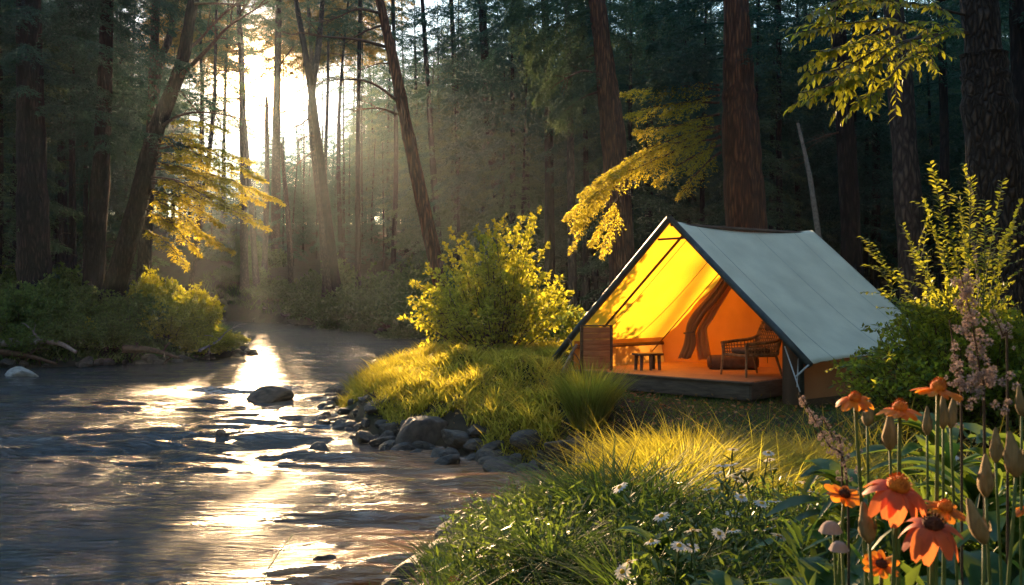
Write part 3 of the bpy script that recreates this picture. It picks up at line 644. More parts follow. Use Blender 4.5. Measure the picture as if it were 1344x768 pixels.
big_tree([(1172, 0), (1182, 110), (1197, 330)], 20, 30, 38, 'bark_grey', 'grey scaly trunk between the tent roof and the right shrub', seed=24, top=9, k=18)
KT, KTl = big_tree([(1284, -10), (1292, 80), (1302, 180), (1318, 330)], 13, 62, 78, 'bark_rough', 'deeply furrowed trunk at the right edge behind the shrub', seed=25, top=8, k=30)
big_tree([(1048, 166), (1058, 210), (1067, 260), (1077, 330)], 29, 4, 8, 'snag', 'slender bare grey snag leaning behind the tent roof', name='dead_tree', seed=26, top=.1, dead=[(.015, [(1055, 200, 0), (1075, 185, 0), (1098, 176, 0)]), (.012, [(1057, 212, 0), (1045, 218, 0), (1022, 232, 0)]), (.012, [(1056, 205, 0), (1035, 210, 0), (1018, 214, 0)])])
for i, (px, yy, w) in enumerate([(852, 38, 12), (905, 44, 10), (1022, 34, 10), (1150, 36, 12), (1240, 30, 14), (1340, 22, 30), (690, 50, 9), (600, 62, 9), (80, 44, 12), (20, 46, 14), (100, 56, 8), (470, 68, 8), (520, 72, 7), (1000, 46, 9), (1062, 52, 8), (780, 48, 9)]):
    dsc = ['dim trunk seen between the red trunk and the thick trunk', 'faint trunk just left of the thick trunk behind the tent', 'dim trunk showing just right of the thick trunk behind the tent', 'dim trunk left of the grey scaly trunk', 'dark trunk in shade between the scaly trunk and the furrowed trunk', 'dark trunk at the far right edge past the furrowed trunk', 'faint trunk above the right half of the golden bush', 'faint trunk between the thin dark trunk and the drooping boughs', 'dim trunk between the widest trunk and the straight dark trunk', 'dim trunk at the extreme left edge', 'faint far trunk left of the straight dark trunk', 'misty trunk right of the V shaped pair', 'misty trunk left of the reddish leaning pine', 'faint trunk far behind the tent ridge', 'faint trunk far behind the bare grey snag', 'faint trunk far behind the red barked trunk'][i]
    big_tree([(px-4+rs.randn()*4, 0), (px, 200), (px+rs.randn()*3, 385)], yy, w*.8, w, 'bark_dark', dsc, seed=40+i, top=5, crown=(21 if corridor(PX(px, yy), yy) else 8, 2.8, 34, 'needle_dark'))

# leafy branch reaching in at the upper right, growing from the furrowed trunk
lm = MB(); wd = MB(); rs = np.random.RandomState(71)
def leafy(lm, wd, pts, r, L, step, rs, spread=.7, down=.35, twigs=0, kind='leaf', n=18, wr=.45):
    sp = spline(pts, n); wd.tube(sp, np.linspace(r, r*.3, n), 5, cap=False)
    seg = np.linalg.norm(np.diff(sp, axis=0), axis=1); tot = seg.sum(); m = max(3, int(tot/step)); t = np.linspace(.15, 1, m)*(n-1.001); i = t.astype(int); f = (t-i)[:, None]
    C = sp[i]*(1-f)+sp[i+1]*f; T = nrm(sp[i+1]-sp[i]); H = nrm(np.cross(T, [0, 0, 1.])+1e-4)
    sg = np.where(np.arange(m) % 2, 1, -1)[:, None]
    D = T*.7+sg*H*spread+np.array([0, 0, -down])*rs.rand(m, 1)*1.3+rs.randn(m, 3)*.18
    leaves(lm, C, D, L*(.7+.5*rs.rand(m)), L*wr*(.8+.4*rs.rand(m)), N=np.array([0, -.15, 1.])+rs.randn(m, 3)*.35, kind=kind, rs=rs)
    for k in range(twigs):
        j = rs.randint(n//5, n-2); dv = nrm(nrm(sp[j+1]-sp[j])+rs.randn(3)*np.array([.6, .6, .22])); l2 = min(tot, 1.6)*(.16+.2*rs.rand())
        leafy(lm, wd, [sp[j], sp[j]+dv*l2*.5, sp[j]+dv*l2+np.array([0, 0, -l2*.15])], r*.4, L*.9, step, rs, spread, down, 0, kind, 8, wr)
KR = [[(1272, 42, 13), (1225, 40, 12), (1175, 28, 10.5), (1120, 30, 9.8), (1042, 44, 9.4)], [(1230, 45, 12), (1160, 62, 10.4), (1110, 88, 9.8), (1066, 98, 9.5), (1036, 90, 9.4)][:4], [(1220, 42, 12), (1170, 66, 10.4), (1130, 100, 9.8), (1052, 122, 9.4)],
      [(1230, 60, 12), (1190, 78, 10.6), (1160, 110, 10), (1122, 138, 9.7)], [(1268, 20, 13), (1200, 5, 11), (1130, 2, 10), (1080, 22, 9.6)], [(1272, 45, 13), (1250, 40, 12), (1225, 50, 11.4), (1208, 62, 11.2)], [(1180, 30, 10.8), (1140, 50, 10), (1110, 60, 9.7), (1075, 68, 9.5)], [(1240, 0, 12), (1170, -14, 10.6), (1110, -4, 9.9), (1060, 20, 9.5)], [(1160, 70, 10.4), (1135, 95, 10), (1100, 105, 9.8), (1060, 132, 9.6)]]
for q in KR: leafy(lm, wd, [P(*c)-KTl for c in q], .018, .115, .042, rs, twigs=12, down=.9, wr=.42)
lm.build('foliage', M['leaf_broad'], KT); wd.build('limb', M['twig'], KT)

# ------------------------------------------------------------------ bushes
def bush(seed, Wr, Hh, nsh, leaf, lw, mat, name='leafy_bush', tw=9, per=14, upright=.5, kind='diamond', asym=(0, 0)):
    rs = np.random.RandomState(seed); o = empty(name, (0, 0, 0), 'bush', 'bush'); lm = MB(); wd = MB()
    for k in range(nsh):
        a = rs.rand()*6.28; out = Wr*rs.rand()**.6; h = Hh*(1-.55*(out/Wr)**1.6)*(.72+.33*rs.rand())
        b = np.array([math.cos(a), math.sin(a), 0])*out*.12*np.array([1, 1, 0]); b[2] = -.05
        e = np.array([math.cos(a)*out+asym[0]*Wr*rs.rand(), math.sin(a)*out+asym[1]*Wr*rs.rand(), h])
        c = (b+e)/2+np.array([math.cos(a)*out*.10, math.sin(a)*out*.10, h*.06*upright]); sp = spline([b, c, e], 12)
        wd.tube(sp, np.linspace(.011*Hh/1.5, .003, 12), 4, cap=False)
        for j in range(tw):
            t = (.22+.78*(j+rs.rand())/tw)*10.9; i = int(t); p = sp[i]+(sp[i+1]-sp[i])*(t-i); d = nrm(sp[i+1]-sp[i]); ph = j*2.4+rs.rand()
            s1 = nrm(np.cross(d, [.1, .2, 1.])); s2 = np.cross(d, s1)
            dv = nrm(d*.55+(s1*math.cos(ph)+s2*math.sin(ph))*.8+np.array([0, 0, .18])); l2 = Wr*(.32-.20*t/11)*(.7+.6*rs.rand())
            m = per; u = np.linspace(.1, 1, m)[:, None]; q = p+dv*l2*u+np.array([0, 0, -.12*l2])*u**2
            wd.tube(q[::max(1, m//4)], .0025, 3, cap=False)
            D = dv*.6+rs.randn(m, 3)*.55
            leaves(lm, q+rs.randn(m, 3)*l2*.06, D, leaf*(.65+.6*rs.rand(m)), lw*(.7+.5*rs.rand(m)), kind=kind, rs=rs)
        m = 16; t = np.linspace(.35, 1, m)*10.9; i = t.astype(int); q = sp[i]+(sp[i+1]-sp[i])*(t-i)[:, None]
        leaves(lm, q, rs.randn(m, 3)*.6+nrm(sp[-1]-sp[-2]), leaf*(.65+.6*rs.rand(m)), lw, kind=kind, rs=rs)
    wd.build('stem', M['twig'], o); lm.build('foliage', mat, o); return o
GB = bush(100, 1.6, 2.25, 80, .085, .055, M['leaf_gold'], tw=9, per=13, upright=1, asym=(-.1, 0))
BY = 20.3
place(GB, False, (PX(652, BY), BY, gzs(PX(652, BY), BY)-.1), .4, (1.17, .94, 1.17), 'large golden green bush with upright shoots left of the tent')
# a few long shoots of that bush reaching to the left and up
lm = MB(); wd = MB(); rs = np.random.RandomState(5); gl = np.array([PX(652, BY), BY, gzs(PX(652, BY), BY)-.1])
for (a, b) in [(536, 368), (538, 398), (545, 412), (576, 332), (590, 300), (624, 296), (640, 296), (708, 268), (694, 296), (678, 302), (556, 430), (560, 348), (584, 318), (662, 282), (668, 300), (648, 290), (608, 306), (572, 384), (632, 308), (688, 278), (612, 318), (700, 285), (722, 318)]:
    e = (P(a, b, BY+rs.randn()*.4)-gl)/1.17; s0 = np.array([rs.randn()*.15, rs.randn()*.15, .2]); c = s0*.45+e*.55+np.array([-.1*np.sign(e[0])*0, 0, .15]); R_ = np.array([math.cos(-.4), math.sin(-.4)])
    q = [s0, c, e]; q = [np.array([p[0]*math.cos(.4)+p[1]*math.sin(.4), (-p[0]*math.sin(.4)+p[1]*math.cos(.4))/.8, p[2]]) for p in q]
    sp = spline(q, 14); wd.tube(sp, np.linspace(.014, .004, 14), 4, cap=False)
    for j in range(26):
        t = 4+8.9*j/26; i = int(t); p = sp[i]+(sp[i+1]-sp[i])*(t-i); m = 9; dv = nrm(rs.randn(3)*.7+nrm(e)*.7); l2 = .26*(1.15-j/26); u = rs.rand(m, 1)
        leaves(lm, p+dv*l2*u, dv+rs.randn(m, 3)*.6, .07*(.7+.5*rs.rand(m)), .045, rs=rs)
lm.build('foliage', M['leaf_gold'], GB); wd.build('stem', M['twig'], GB)
SB = bush(101, .55, 1.25, 34, .07, .045, M['leaf_gold'], tw=9, per=12, upright=1)
place(SB, False, (PX(768, 19.6), 19.6, .72), 0, 1, 'small golden bush between the large bush and the red trunk')
# left bank undergrowth
LB = bush(102, 1.3, 1.3, 60, .10, .06, M['leaf_green'], tw=9, per=12)
for i, (px, Yd, s, sz, lab) in enumerate([(20, 29.5, 1.3, 1.2, 'dark green bush at the left frame edge above the bank'), (65, 30.5, 1.3, 1.3, 'rounded green bush below the widest dark trunk'), (110, 31, 1.1, 1.1, 'dark green bush under the straight dark trunk'), (150, 31.5, .8, .7, 'low green bush at the foot of the leaning tree'), (40, 28.6, .9, .8, 'low dark bush overhanging the left bank waterline'),
        (95, 29.2, 1.0, .9, 'low green bush above the driftwood on the left bank'), (140, 29.6, 1.0, .8, 'low green bush midway along the left bank'), (180, 31, 1.1, 1.1, 'green bush just left of the golden bank bush'), (5, 33, 1.4, 1.5, 'tall shaded bush behind the left edge of the bank'), (85, 34, 1.3, 1.4, 'shaded bush behind the two dark trunks')]):
    x = PX(px, Yd); place(LB, i > 0, (x, Yd, gzs(x, Yd)-.1), rng.rand()*6, (s, s, sz), lab, 'bushes on the left bank')
GL = bush(103, 1.35, 1.75, 90, .10, .065, M['leaf_gold'], tw=11, per=14)
for i, (px, Yd, s, sz, lab) in enumerate([(222, 31.6, 1.0, 1.0, 'bright golden bush beside the water on the left bank'), (262, 31.8, .9, .62, 'golden bush spilling down to the left bank point'), (205, 33.5, .8, 1.15, 'golden shoots behind the bright bush at the crossed trunks'), (250, 33.2, .85, 1.05, 'golden twiggy bush leaning right over the bank point'), (288, 32.9, .75, .42, 'low golden bush at the tip of the left bank point'), (118, 29.6, .32, .5, 'small yellow sprig lit in the dark left bank')]):
    x = PX(px, Yd); place(GL, i > 0, (x, Yd, gzs(x, Yd)-.1), rng.rand()*6, (s, s, sz), lab, 'golden bushes on the left bank')
# far bank
FB = bush(104, 2.2, 2.4, 60, .17, .11, M['leaf_far'], tw=10, per=13)
far_l = ['low hazy bush at the river bend', 'hazy bush below the pale trunk', 'hazy bush under the dark curved trunk', 'round hazy bush right of the dark curved trunk', 'tall hazy bush on the far bank below the sun rays', 'hazy bush left of the reddish pine', 'dark bush at the foot of the reddish leaning pine', 'hazy bush behind the dark curved trunk', 'dark low bush at the waterline under the reddish pine', 'hazy bush far back between slim trunks', 'hazy bush behind the golden bank point', 'dark bush behind the golden bush shoots', 'tall dim bush behind the reddish pine', 'dim low bush on the far waterline', 'dim bush behind the thin dark trunk', 'dim bush behind the drooping boughs']
for i, (px, Yd, s, sz) in enumerate([(318, 78, 1., .9), (362, 72, 1., .7), (415, 64, 1.1, .9), (452, 58, 1.0, 1.1), (485, 56, 1.15, 1.45), (520, 52, 1., 1.2), (552, 47, 1., 1.2), (438, 72, 1.1, 1.3), (535, 46.5, .7, .5), (340, 84, 1.2, 1.1), (300, 86, 1.3, 1.2), (590, 41, 1., 1.1), (560, 60, 1.4, 1.6), (480, 54.5, .7, .5), (620, 45, 1.1, 1.1), (660, 40, 1.1, 1.2)]):
    x = PX(px, Yd); place(FB, i > 0, (x, Yd, gzs(x, Yd)-.1), rng.rand()*6, (s, s, sz), far_l[i], 'bushes on the far bank')
DB = bush(105, 1.4, 1.3, 50, .10, .06, M['leaf_green'], tw=9, per=12)
for i, (px, Yd, s, lab) in enumerate([(745, 24, 1., 'dark shaded bush behind the small golden bush'), (860, 26, 1.3, 'shaded bush behind the tent front'), (1130, 21, 1.2, 'shaded bush behind the rear of the tent roof'), (1220, 17.5, 1.2, 'shaded bush behind the tall right shrub'), (1320, 15, 1.2, 'shaded bush at the foot of the furrowed trunk'), (700, 28, 1.2, 'shaded bush behind the large golden bush')]):
    x = PX(px, Yd); place(DB, i > 0, (x, Yd, gzs(x, Yd)-.1), rng.rand()*6, s, lab, 'shaded bushes behind the tent')
# right shrub with arching shoots
RS = bush(106, 1.25, 1.75, 150, .062, .034, M['leaf_shrub'], name='arching_shrub', tw=12, per=14, kind='diamond')
sx, sy = PX(1275, 9.3), 9.3; sg_ = gzs(sx, sy)-.05
place(RS, False, (sx, sy, sg_), 0, (1, .85, 1), 'tall leafy shrub with arching shoots right of the tent')
lm = MB(); wd = MB(); rs = np.random.RandomState(8)
for (a, b) in [(1228, 224), (1280, 232), (1320, 236), (1342, 262), (1143, 326), (1160, 380), (1185, 296), (1300, 262), (1212, 262), (1262, 262), (1330, 300), (1250, 300), (1200, 330), (1112, 478), (1135, 470)]:
    yy = 9.0+rs.randn()*.25; e = P(a, b, yy)-np.array([sx, sy, sg_]); s0 = np.array([e[0]*.25, rs.randn()*.15, .5 if b < 460 else .35]); c = s0*.45+e*.55+np.array([-.12*e[0], 0, .12])
    if b > 460: e = P(a, b, 9.4)-np.array([sx, sy, sg_]); c = (s0+e)/2+np.array([0, 0, .1])
    leafy(lm, wd, [s0, c, e], .008, .072, .028, rs, spread=.85, down=.3, twigs=5, wr=.5)
lm.build('foliage', M['leaf_shrub'], RS); wd.build('stem', M['stem'], RS)

# ------------------------------------------------------------------ tent
O = np.array([2.33, 14.0, 0]); es = nrm(np.array([2.76, 2.2, 0])); et = np.array([es[1], -es[0], 0])
def T(s, t, z): return O+es*s+et*t+np.array([0, 0, z])
TL = T(1.7, 0, .7)
tent = empty('canvas_tent', TL, 'large canvas ridge tent glowing yellow inside with pale grey roof on a deck', 'tent')
def tb(mb, name, mat, smooth=True, parent=None, bevel=0):
    o = mb.build(name, M[mat], parent or tent, smooth=smooth, bevel=bevel)
    o.data.transform(__import__('mathutils').Matrix.Translation(-Vector(TL)))
    return o
TW, ZR, ZE, SL = 2.36, 3.26, 1.28, 3.56
def slope(sign, ns=46, nt=34, s0=0., s1=SL, off=0):
    G = np.zeros((ns, nt, 3))
    for i in range(ns):
        s = s0+(s1-s0)*i/(ns-1); q = s/SL
        for j in range(nt):
            t = j/(nt-1); rz = ZR-.10*math.sin(math.pi*q)
            z = rz+(ZE-rz)*t-.05*math.sin(math.pi*t)*math.sin(math.pi*q)-off
            z += .07*math.sin(math.pi*q)**.7*t**5
            wr = .010*math.sin(9*s+5*t+1.3)*math.sin(3.1*t)+.008*math.sin(23*s-11*t)*math.exp(-4*q)*t
            G[i, j] = T(s, sign*(TW*t+wr*.3), z+wr)
    return G
mb = MB(); mb.grid(slope(1)); ro = tb(mb, 'roof_panel', 'roof_canvas'); ro['label'] = 'pale grey outer roof slope'
mo = ro.modifiers.new('thick', 'SOLIDIFY'); mo.thickness = .006; mo.offset = -1
mb = MB(); mb.grid(slope(-1)); lo_ = tb(mb, 'roof_panel', 'sunlit_canvas'); lo_['label'] = 'sunlit yellow roof slope seen from inside'
# side walls (lean slightly out), rear wall, inner wall
def wallg(t0, t1, z0, z1, s0, s1, n=30, wob=.012):
    G = np.zeros((n, 8, 3))
    for i in range(n):
        s = s0+(s1-s0)*i/(n-1)
        for j in range(8): u = j/7; G[i, j] = T(s, t0+(t1-t0)*u+wob*math.sin(s*11+u*2), z0+(z1-z0)*u)
    return G
mb = MB(); mb.grid(wallg(2.16, 2.24, 1.40, .68, .05, SL-.05)); tb(mb, 'side_wall', 'shaded_wall_canvas')
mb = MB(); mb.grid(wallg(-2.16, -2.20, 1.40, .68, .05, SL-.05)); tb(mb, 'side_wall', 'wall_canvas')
mb = MB(); n = 30
def gable(s, sw, zoff, c0=-2.2, c1=2.2, n=40, m=24, hole=None):
    G = np.zeros((n, m, 3))
    for i in range(n):
        t = c0+(c1-c0)*i/(n-1); zt = ZR-.05-(ZR-ZE)*abs(t)/TW-zoff-.05*(s/SL > .2)*(1-abs(t)/TW)
        for j in range(m):
            u = j/(m-1); z = .72+(zt-.72)*u
            wv = .03*math.sin(t*8+u*3)+.018*math.sin(t*17-u*5+1)+.018*math.sin((t*.9+u)*13)*(1-u)
            G[i, j] = T(s+sw*u+wv, t, z)
    return G
mb.grid(gable(SL-.04, 0, .03)); tb(mb, 'rear_wall', 'wall_canvas')
mb = MB(); mb.grid(gable(2.3, -.10, .03)); iw = tb(mb, 'inner_wall', 'wall_canvas')
def strip(pts, w, name, mat, parent=None, flat=.35, k=6): m_ = MB(); m_.tube(pts, w, k, flat=flat); return tb(m_, name, mat, parent=parent)
# seams on inner wall and slope
strip([T(2.19, .10, 3.0), T(2.22, .06, 2.2), T(2.24, .06, 1.06)], .012, 'seam', 'seam', parent=iw)
for s in (.62, 1.45):
    g = slope(-1, 3, 16, s, s+.02, .012)[0]; g2 = [g[i]+es*(.10*i/15*s) for i in range(16)]; strip(g2, .008, 'seam', 'seam', parent=lo_)
strip([T(2.28, 0-2.3*u, ZR-.11-(ZR-ZE-.03)*u) for u in np.linspace(.02, .98, 12)], .022, 'seam', 'seam')
strip([T(1.95, -.2-2.05*u, ZR-.30-(ZR-ZE-.12)*u) for u in np.linspace(.02, .98, 12)], .018, 'seam', 'seam')
for s0_ in (.55, 1.95, 3.0):
    Gs = slope(1, 3, 20, s0_, s0_+.02, -.004)[0]; strip([Gs[i] for i in range(20)], .007, 'seam', 'roof_seam', parent=ro)
# eave rail on the left, front posts, ridge pole, edge beams
strip([T(.1, -2.14, 1.30), T(2.3, -2.14, 1.30)], .035, 'eave_rail', 'dark_wood', flat=1)
strip([T(.02, 0, ZR-.06), T(SL, 0, ZR-.06)], .03, 'ridge_pole', 'dark_wood', flat=1)
strip([T(-.02, 0, ZR+.03)]+[T(-.02, TW*u+.015, ZR+.02-(ZR-ZE)*u-.02*math.sin(math.pi*u)) for u in (.2, .5, .8)]+[T(-.02, TW+.02, ZE-.01)], .048, 'front_beam', 'pole', flat=1, k=8)
strip([T(-.02, 0, ZR+.03)]+[T(-.02, -TW*u-.015, ZR+.02-(ZR-ZE)*u-.02*math.sin(math.pi*u)) for u in (.2, .5, .8)]+[T(-.02, -TW-.35, ZE-.32)], .055, 'front_beam', 'pole', flat=1, k=8)
strip([T(.28, -.02-2.25*u, ZR-.22-(ZR-ZE-.08)*u) for u in (0, .3, .6, .94)], .02, 'inner_beam', 'dark_canvas', flat=1)
strip([T(.0, -.24, ZR-.27), T(.0, .26, ZR-.27)], .018, 'cross_bar', 'dark_wood', flat=1)
strip([T(-.05, TW+.02, ZE), T(-.32, TW+.02, ZE-.13)], .012, 'guy_peg', 'rope', flat=1)
strip([T(SL-.02, 0, ZR-.08), T(SL-.02, 2.3, ZE+.02)], .03, 'rear_beam', 'pole', flat=1)
strip([T(SL-.02, 0, ZR-.08), T(SL-.02, -2.3, ZE+.02)], .03, 'rear_beam', 'pole', flat=1)
for e in [(P(1030, 455, 12.55), P(1050, 514, 11.9)), (P(1048, 470, 12.4), P(1046, 508, 12.3))]: strip([e[0], (e[0]+e[1])/2, e[1]], .009, 'guy_line', 'rope', flat=1)
strip([T(-.02, -TW-.33, ZE-.30), T(-.1, -TW-.9, .75)], .009, 'guy_line', 'rope', flat=1)
# corner post + front side flap on the right
strip([T(.04, 2.20, 1.38), T(.04, 2.22, .66)], .035, 'corner_post', 'pole', flat=1)
mb = MB(); G = np.zeros((12, 8, 3))
for i in range(12):
    for j in range(8): u, v = i/11, j/7; t = 2.2-.34*u; G[i, j] = T(.06+.05*u+.02*math.sin(u*9), t, (ZR-.06-(ZR-ZE)*t/TW)*(v)+.72*(1-v))
mb.grid(G); tb(mb, 'door_flap', 'dark_canvas')
# the tied back dark door roll of the inner wall
pts = spline([P(960, 356, 15.0), P(938, 388, 15.2), P(917, 412, 15.35), P(907, 432, 15.4), P(905, 452, 15.4), P(898, 470, 15.4)], 20)
def drape(pts, wid, amp, pl, mat, ph=0):
    m_ = MB(); G = np.zeros((len(pts), 29, 3))
    for i, p in enumerate(pts):
        u = i/(len(pts)-1); w = wid*(1-.35*math.exp(-((u-.66)/.10)**2)+.15*u)
        for j in range(29): v = j/28-.5; G[i, j] = p+et*(w*v*1.0)+es*(amp*math.sin(v*pl+ph+u*1.4)-.05*(1-4*v*v))+np.array([0, 0, .012*math.sin(v*pl*1.3+u*4)])
    m_.grid(G); o = tb(m_, 'door_roll', mat); mo = o.modifiers.new('t', 'SOLIDIFY'); mo.thickness = .008; return o
d1 = drape(pts, .20, .028, 26, 'roll_canvas'); d1['label'] = 'brown gathered edge of the tied back door'
pts2 = spline([P(964, 362, 15.25), P(946, 392, 15.35), P(930, 418, 15.45), P(922, 438, 15.45), P(926, 472, 15.45)], 20); d2 = drape(pts2, .22, .03, 20, 'wall_canvas', 1)
m_ = MB(); c_ = pts[13]; m_.tube([c_+et*.10*math.cos(a)-es*.02+es*.07*math.sin(a)+np.array([0, 0, .01*a]) for a in np.linspace(0, 6.28, 14)], .012, 6); tb(m_, 'tie', 'rope_dark', parent=d1)
# ground sheet skirt
mb = MB(); mb.grid(wallg(2.245, 2.26, .82, .66, .05, SL, 20, .004)); tb(mb, 'skirt', 'dark_canvas')

# deck
DC = np.array([2.93, 13.12, 0]); ea = nrm(np.array([1.64-2.95, 14.42-13.2, 0])); eb = np.array([-ea[1], ea[0], 0])*-1
if eb[1] < 0: eb = -eb
deck = empty('wooden_deck', (3.0, 14.6, .7), 'low wooden deck with grey fascia under the open tent front', 'deck')
dl = np.array([3.0, 14.6, .7])
DT = .99
pl = MB(); nbd = 17; wdt = 2.75/nbd
for i in range(nbd):
    a0 = i*wdt+.004; a1 = (i+1)*wdt-.004
    # boards run parallel to the front, stacked inward
    c = DC+eb*((a0+a1)/2)+ea*1.12; pl.box(c+np.array([0, 0, DT-.02])-dl, (1.5, (a1-a0)/2, .02), ea, eb)
pl.build('deck_boards', M['deck_wood'], deck, bevel=.003)
for (c, h, ax, ay) in [(DC+ea*1.12-eb*.022, (1.52, .02, .115), ea, eb), (DC-ea*.40+eb*1.36, (.02, 1.38, .115), ea, eb)]:
    m_ = MB(); m_.box(c+np.array([0, 0, DT-.13])-dl, h, ax, ay); m_.build('fascia', M['fascia'], deck, bevel=.004)
m_ = MB(); m_.box(DC+ea*1.12-eb*.03+np.array([0, 0, DT-.012])-dl, (1.56, .045, .013), ea, eb); m_.build('nosing', M['fascia'], deck, bevel=.004)
for a in (-.3, .8, 2.2):
    m_ = MB(); m_.box(DC+ea*a+eb*.10+np.array([0, 0, .76])-dl, (.09, .09, .10), ea, eb); m_.build('post', M['fascia'], deck, bevel=.004)

# upright slatted wooden panel at the deck's left front
pc = P(783, 484, 14.75); pc[2] = DT
pan = empty('wooden_screen', pc, 'upright red wooden screen of horizontal boards at the left deck edge', 'screen', rz=.12)
m_ = MB()
for i in range(7): m_.box((0, 0, .07+i*.093), (.225, .014, .0445))
m_.build('slats', M['red_wood'], pan, bevel=.004)
for s in (-1, 1): m_ = MB(); m_.box((s*.232, .012, .30), (.022, .03, .40)); m_.build('post', M['dark_wood'], pan, bevel=.004)
m_ = MB(); m_.box((0, .0, .695), (.25, .03, .012)); m_.build('top_rail', M['dark_wood'], pan, bevel=.003)
# stool
sc_ = P(850, 487, 14.9); sc_[2] = DT
st = empty('low_stool', sc_, 'small dark wooden stool on the deck beside the slatted screen', 'stool', rz=.35)
m_ = MB(); m_.box((0, 0, .245), (.215, .13, .018)); m_.build('seat', M['dark_wood'], st, bevel=.006)
for (a, b) in ((-.15, -.09), (.15, -.09), (-.15, .09), (.15, .09), (0, -.10)): m_ = MB(); m_.tube([(a*1.06, b*1.06, 0), (a, b, .228)], [.024, .030], 8); m_.build('leg', M['dark_wood'], st, smooth=True)
# wicker chair
cc = P(985, 492, 13.9); cc[2] = DT
ch = empty('wicker_chair', cc, 'low wicker armchair with curved arms on the deck in front of the inner wall', 'armchair', rz=R(-157))
# local: faces +x.  seat 0.56 wide
m_ = MB(); m_.box((0, 0, .30), (.27, .27, .02)); m_.build('seat', M['wicker'], ch, bevel=.01)
for (a, b, dx, dy, hh) in ((.27, .27, .03, .03, .46), (.27, -.27, .03, -.03, .46), (-.24, .25, -.10, .04, .34), (-.24, -.25, -.10, -.04, .34)):
    m_ = MB(); m_.tube([(a+dx, b+dy, 0), (a, b, hh)], [.015, .021], 8); m_.build('leg', M['wicker'], ch, smooth=True)
def weave(rows, name, n=26):
    m_ = MB()
    for z0, z1, path in rows: pass
arm = spline([(.30, .29, .47), (.05, .33, .49), (-.24, .31, .52), (-.36, .22, .60)], 16)
for sg in (1, -1):
    a_ = arm*np.array([1, sg, 1]); m_ = MB(); m_.tube(a_, .024, 8); m_.build('arm', M['wicker'], ch, smooth=True)
    m_ = MB()
    for k in range(15):
        p = a_[k]; m_.tube([(p[0]*.96, p[1]*.92, .30), (p[0], p[1], p[2]-.01)], .0085, 5)
    for z in (.34, .385, .43): m_.tube([(a_[k][0]*.98, a_[k][1]*(.93+.02*(k % 2)*2), z) for k in range(15)], .008, 5)
    m_.build('side_weave', M['wicker'], ch, smooth=True)
bk = MB()
for k in range(13):
    y = -.26+.52*k/12; top = .82+.05*math.cos(y/.26*1.4); bk.tube(spline([(-.25, y*.95, .30), (-.32, y*1.02, .55), (-.44, y*.9, top)], 8), .009, 5)
for j in range(11):
    u = .08+.9*j/10; x = -.25-.09*u-.10*u*u; z = .30+.53*u; bk.tube([(x+.008*(-1)**k, -.26*(1+.05*u)+.52*(1+.05*u)*k/14, z) for k in range(15)], .009, 5)
bko = bk.build('backrest', M['wicker'], ch, smooth=True)
m_ = MB(); m_.tube(spline([(-.25, .27, .32), (-.35, .28, .60), (-.46, .20, .86), (-.48, 0, .90), (-.46, -.20, .86), (-.35, -.28, .60), (-.25, -.27, .32)], 24), .02, 8); m_.build('back_frame', M['wicker'], bko, smooth=True)
m_ = MB(); m_.tube([(-.2, 0, .345), (.0, 0, .36), (.22, 0, .345)], [.05, .075, .05], 16, flat=1); 
cu = MB(); th = np.linspace(0, np.pi, 9); ph = np.linspace(0, 2*np.pi, 21); Gc = np.zeros((9, 21, 3))
for i, a in enumerate(th):
    for j, b in enumerate(ph):
        f = lambda v: np.sign(v)*abs(v)**.45
        Gc[i, j] = (f(math.sin(a))*f(math.cos(b))*.23, f(math.sin(a))*f(math.sin(b))*.23, .365+.045*f(math.cos(a)))
cu.grid(Gc); cu.build('cushion', M['cushion'], ch, smooth=True)
# thrown blanket over the back
bl = MB(); Gb = np.zeros((14, 10, 3))
for i in range(14):
    for j in range(10):
        u = i/13; y = -.15+.2*j/9+.02*math.sin(u*7); k_ = (u-.45)
        Gb[i, j] = (-.475+(.06+.12*abs(k_))*np.sign(k_)*min(1, abs(k_)*8)+.01*math.sin(j*2.), y+.03, .915-.75*k_*k_*(1.2 if k_ > 0 else 2.0)+.008*math.sin(j*1.7+i))
bl.grid(Gb); b_ = bl.build('blanket', M['cushion'], None, smooth=True); 
b_.location = ch.location; b_.rotation_euler = ch.rotation_euler; tag(b_, 'brown blanket thrown over the back of the wicker armchair', 'blanket')
mo = b_.modifiers.new('t', 'SOLIDIFY'); mo.thickness = .012
# bolster
bc = P(962, 478, 15.0); bc[2] = DT
bo = empty('bolster', bc, 'brown cylindrical bolster lying on the deck behind the wicker chair', 'bolster', rz=-.05)
m_ = MB(); m_.tube([(-.40, 0, .115), (-.39, 0, .115), (-.35, 0, .115), (0, 0, .115), (.35, 0, .115), (.39, 0, .115), (.40, 0, .115)], [.03, .085, .112, .118, .112, .085, .03], 20); m_.build('cover', M['cushion'], bo, smooth=True)
for s in (-.36, .36): m_ = MB(); m_.tube([(s-.008, 0, .115), (s+.008, 0, .115)], [.114, .114], 20); m_.build('piping', M['seam'], bo, smooth=True)

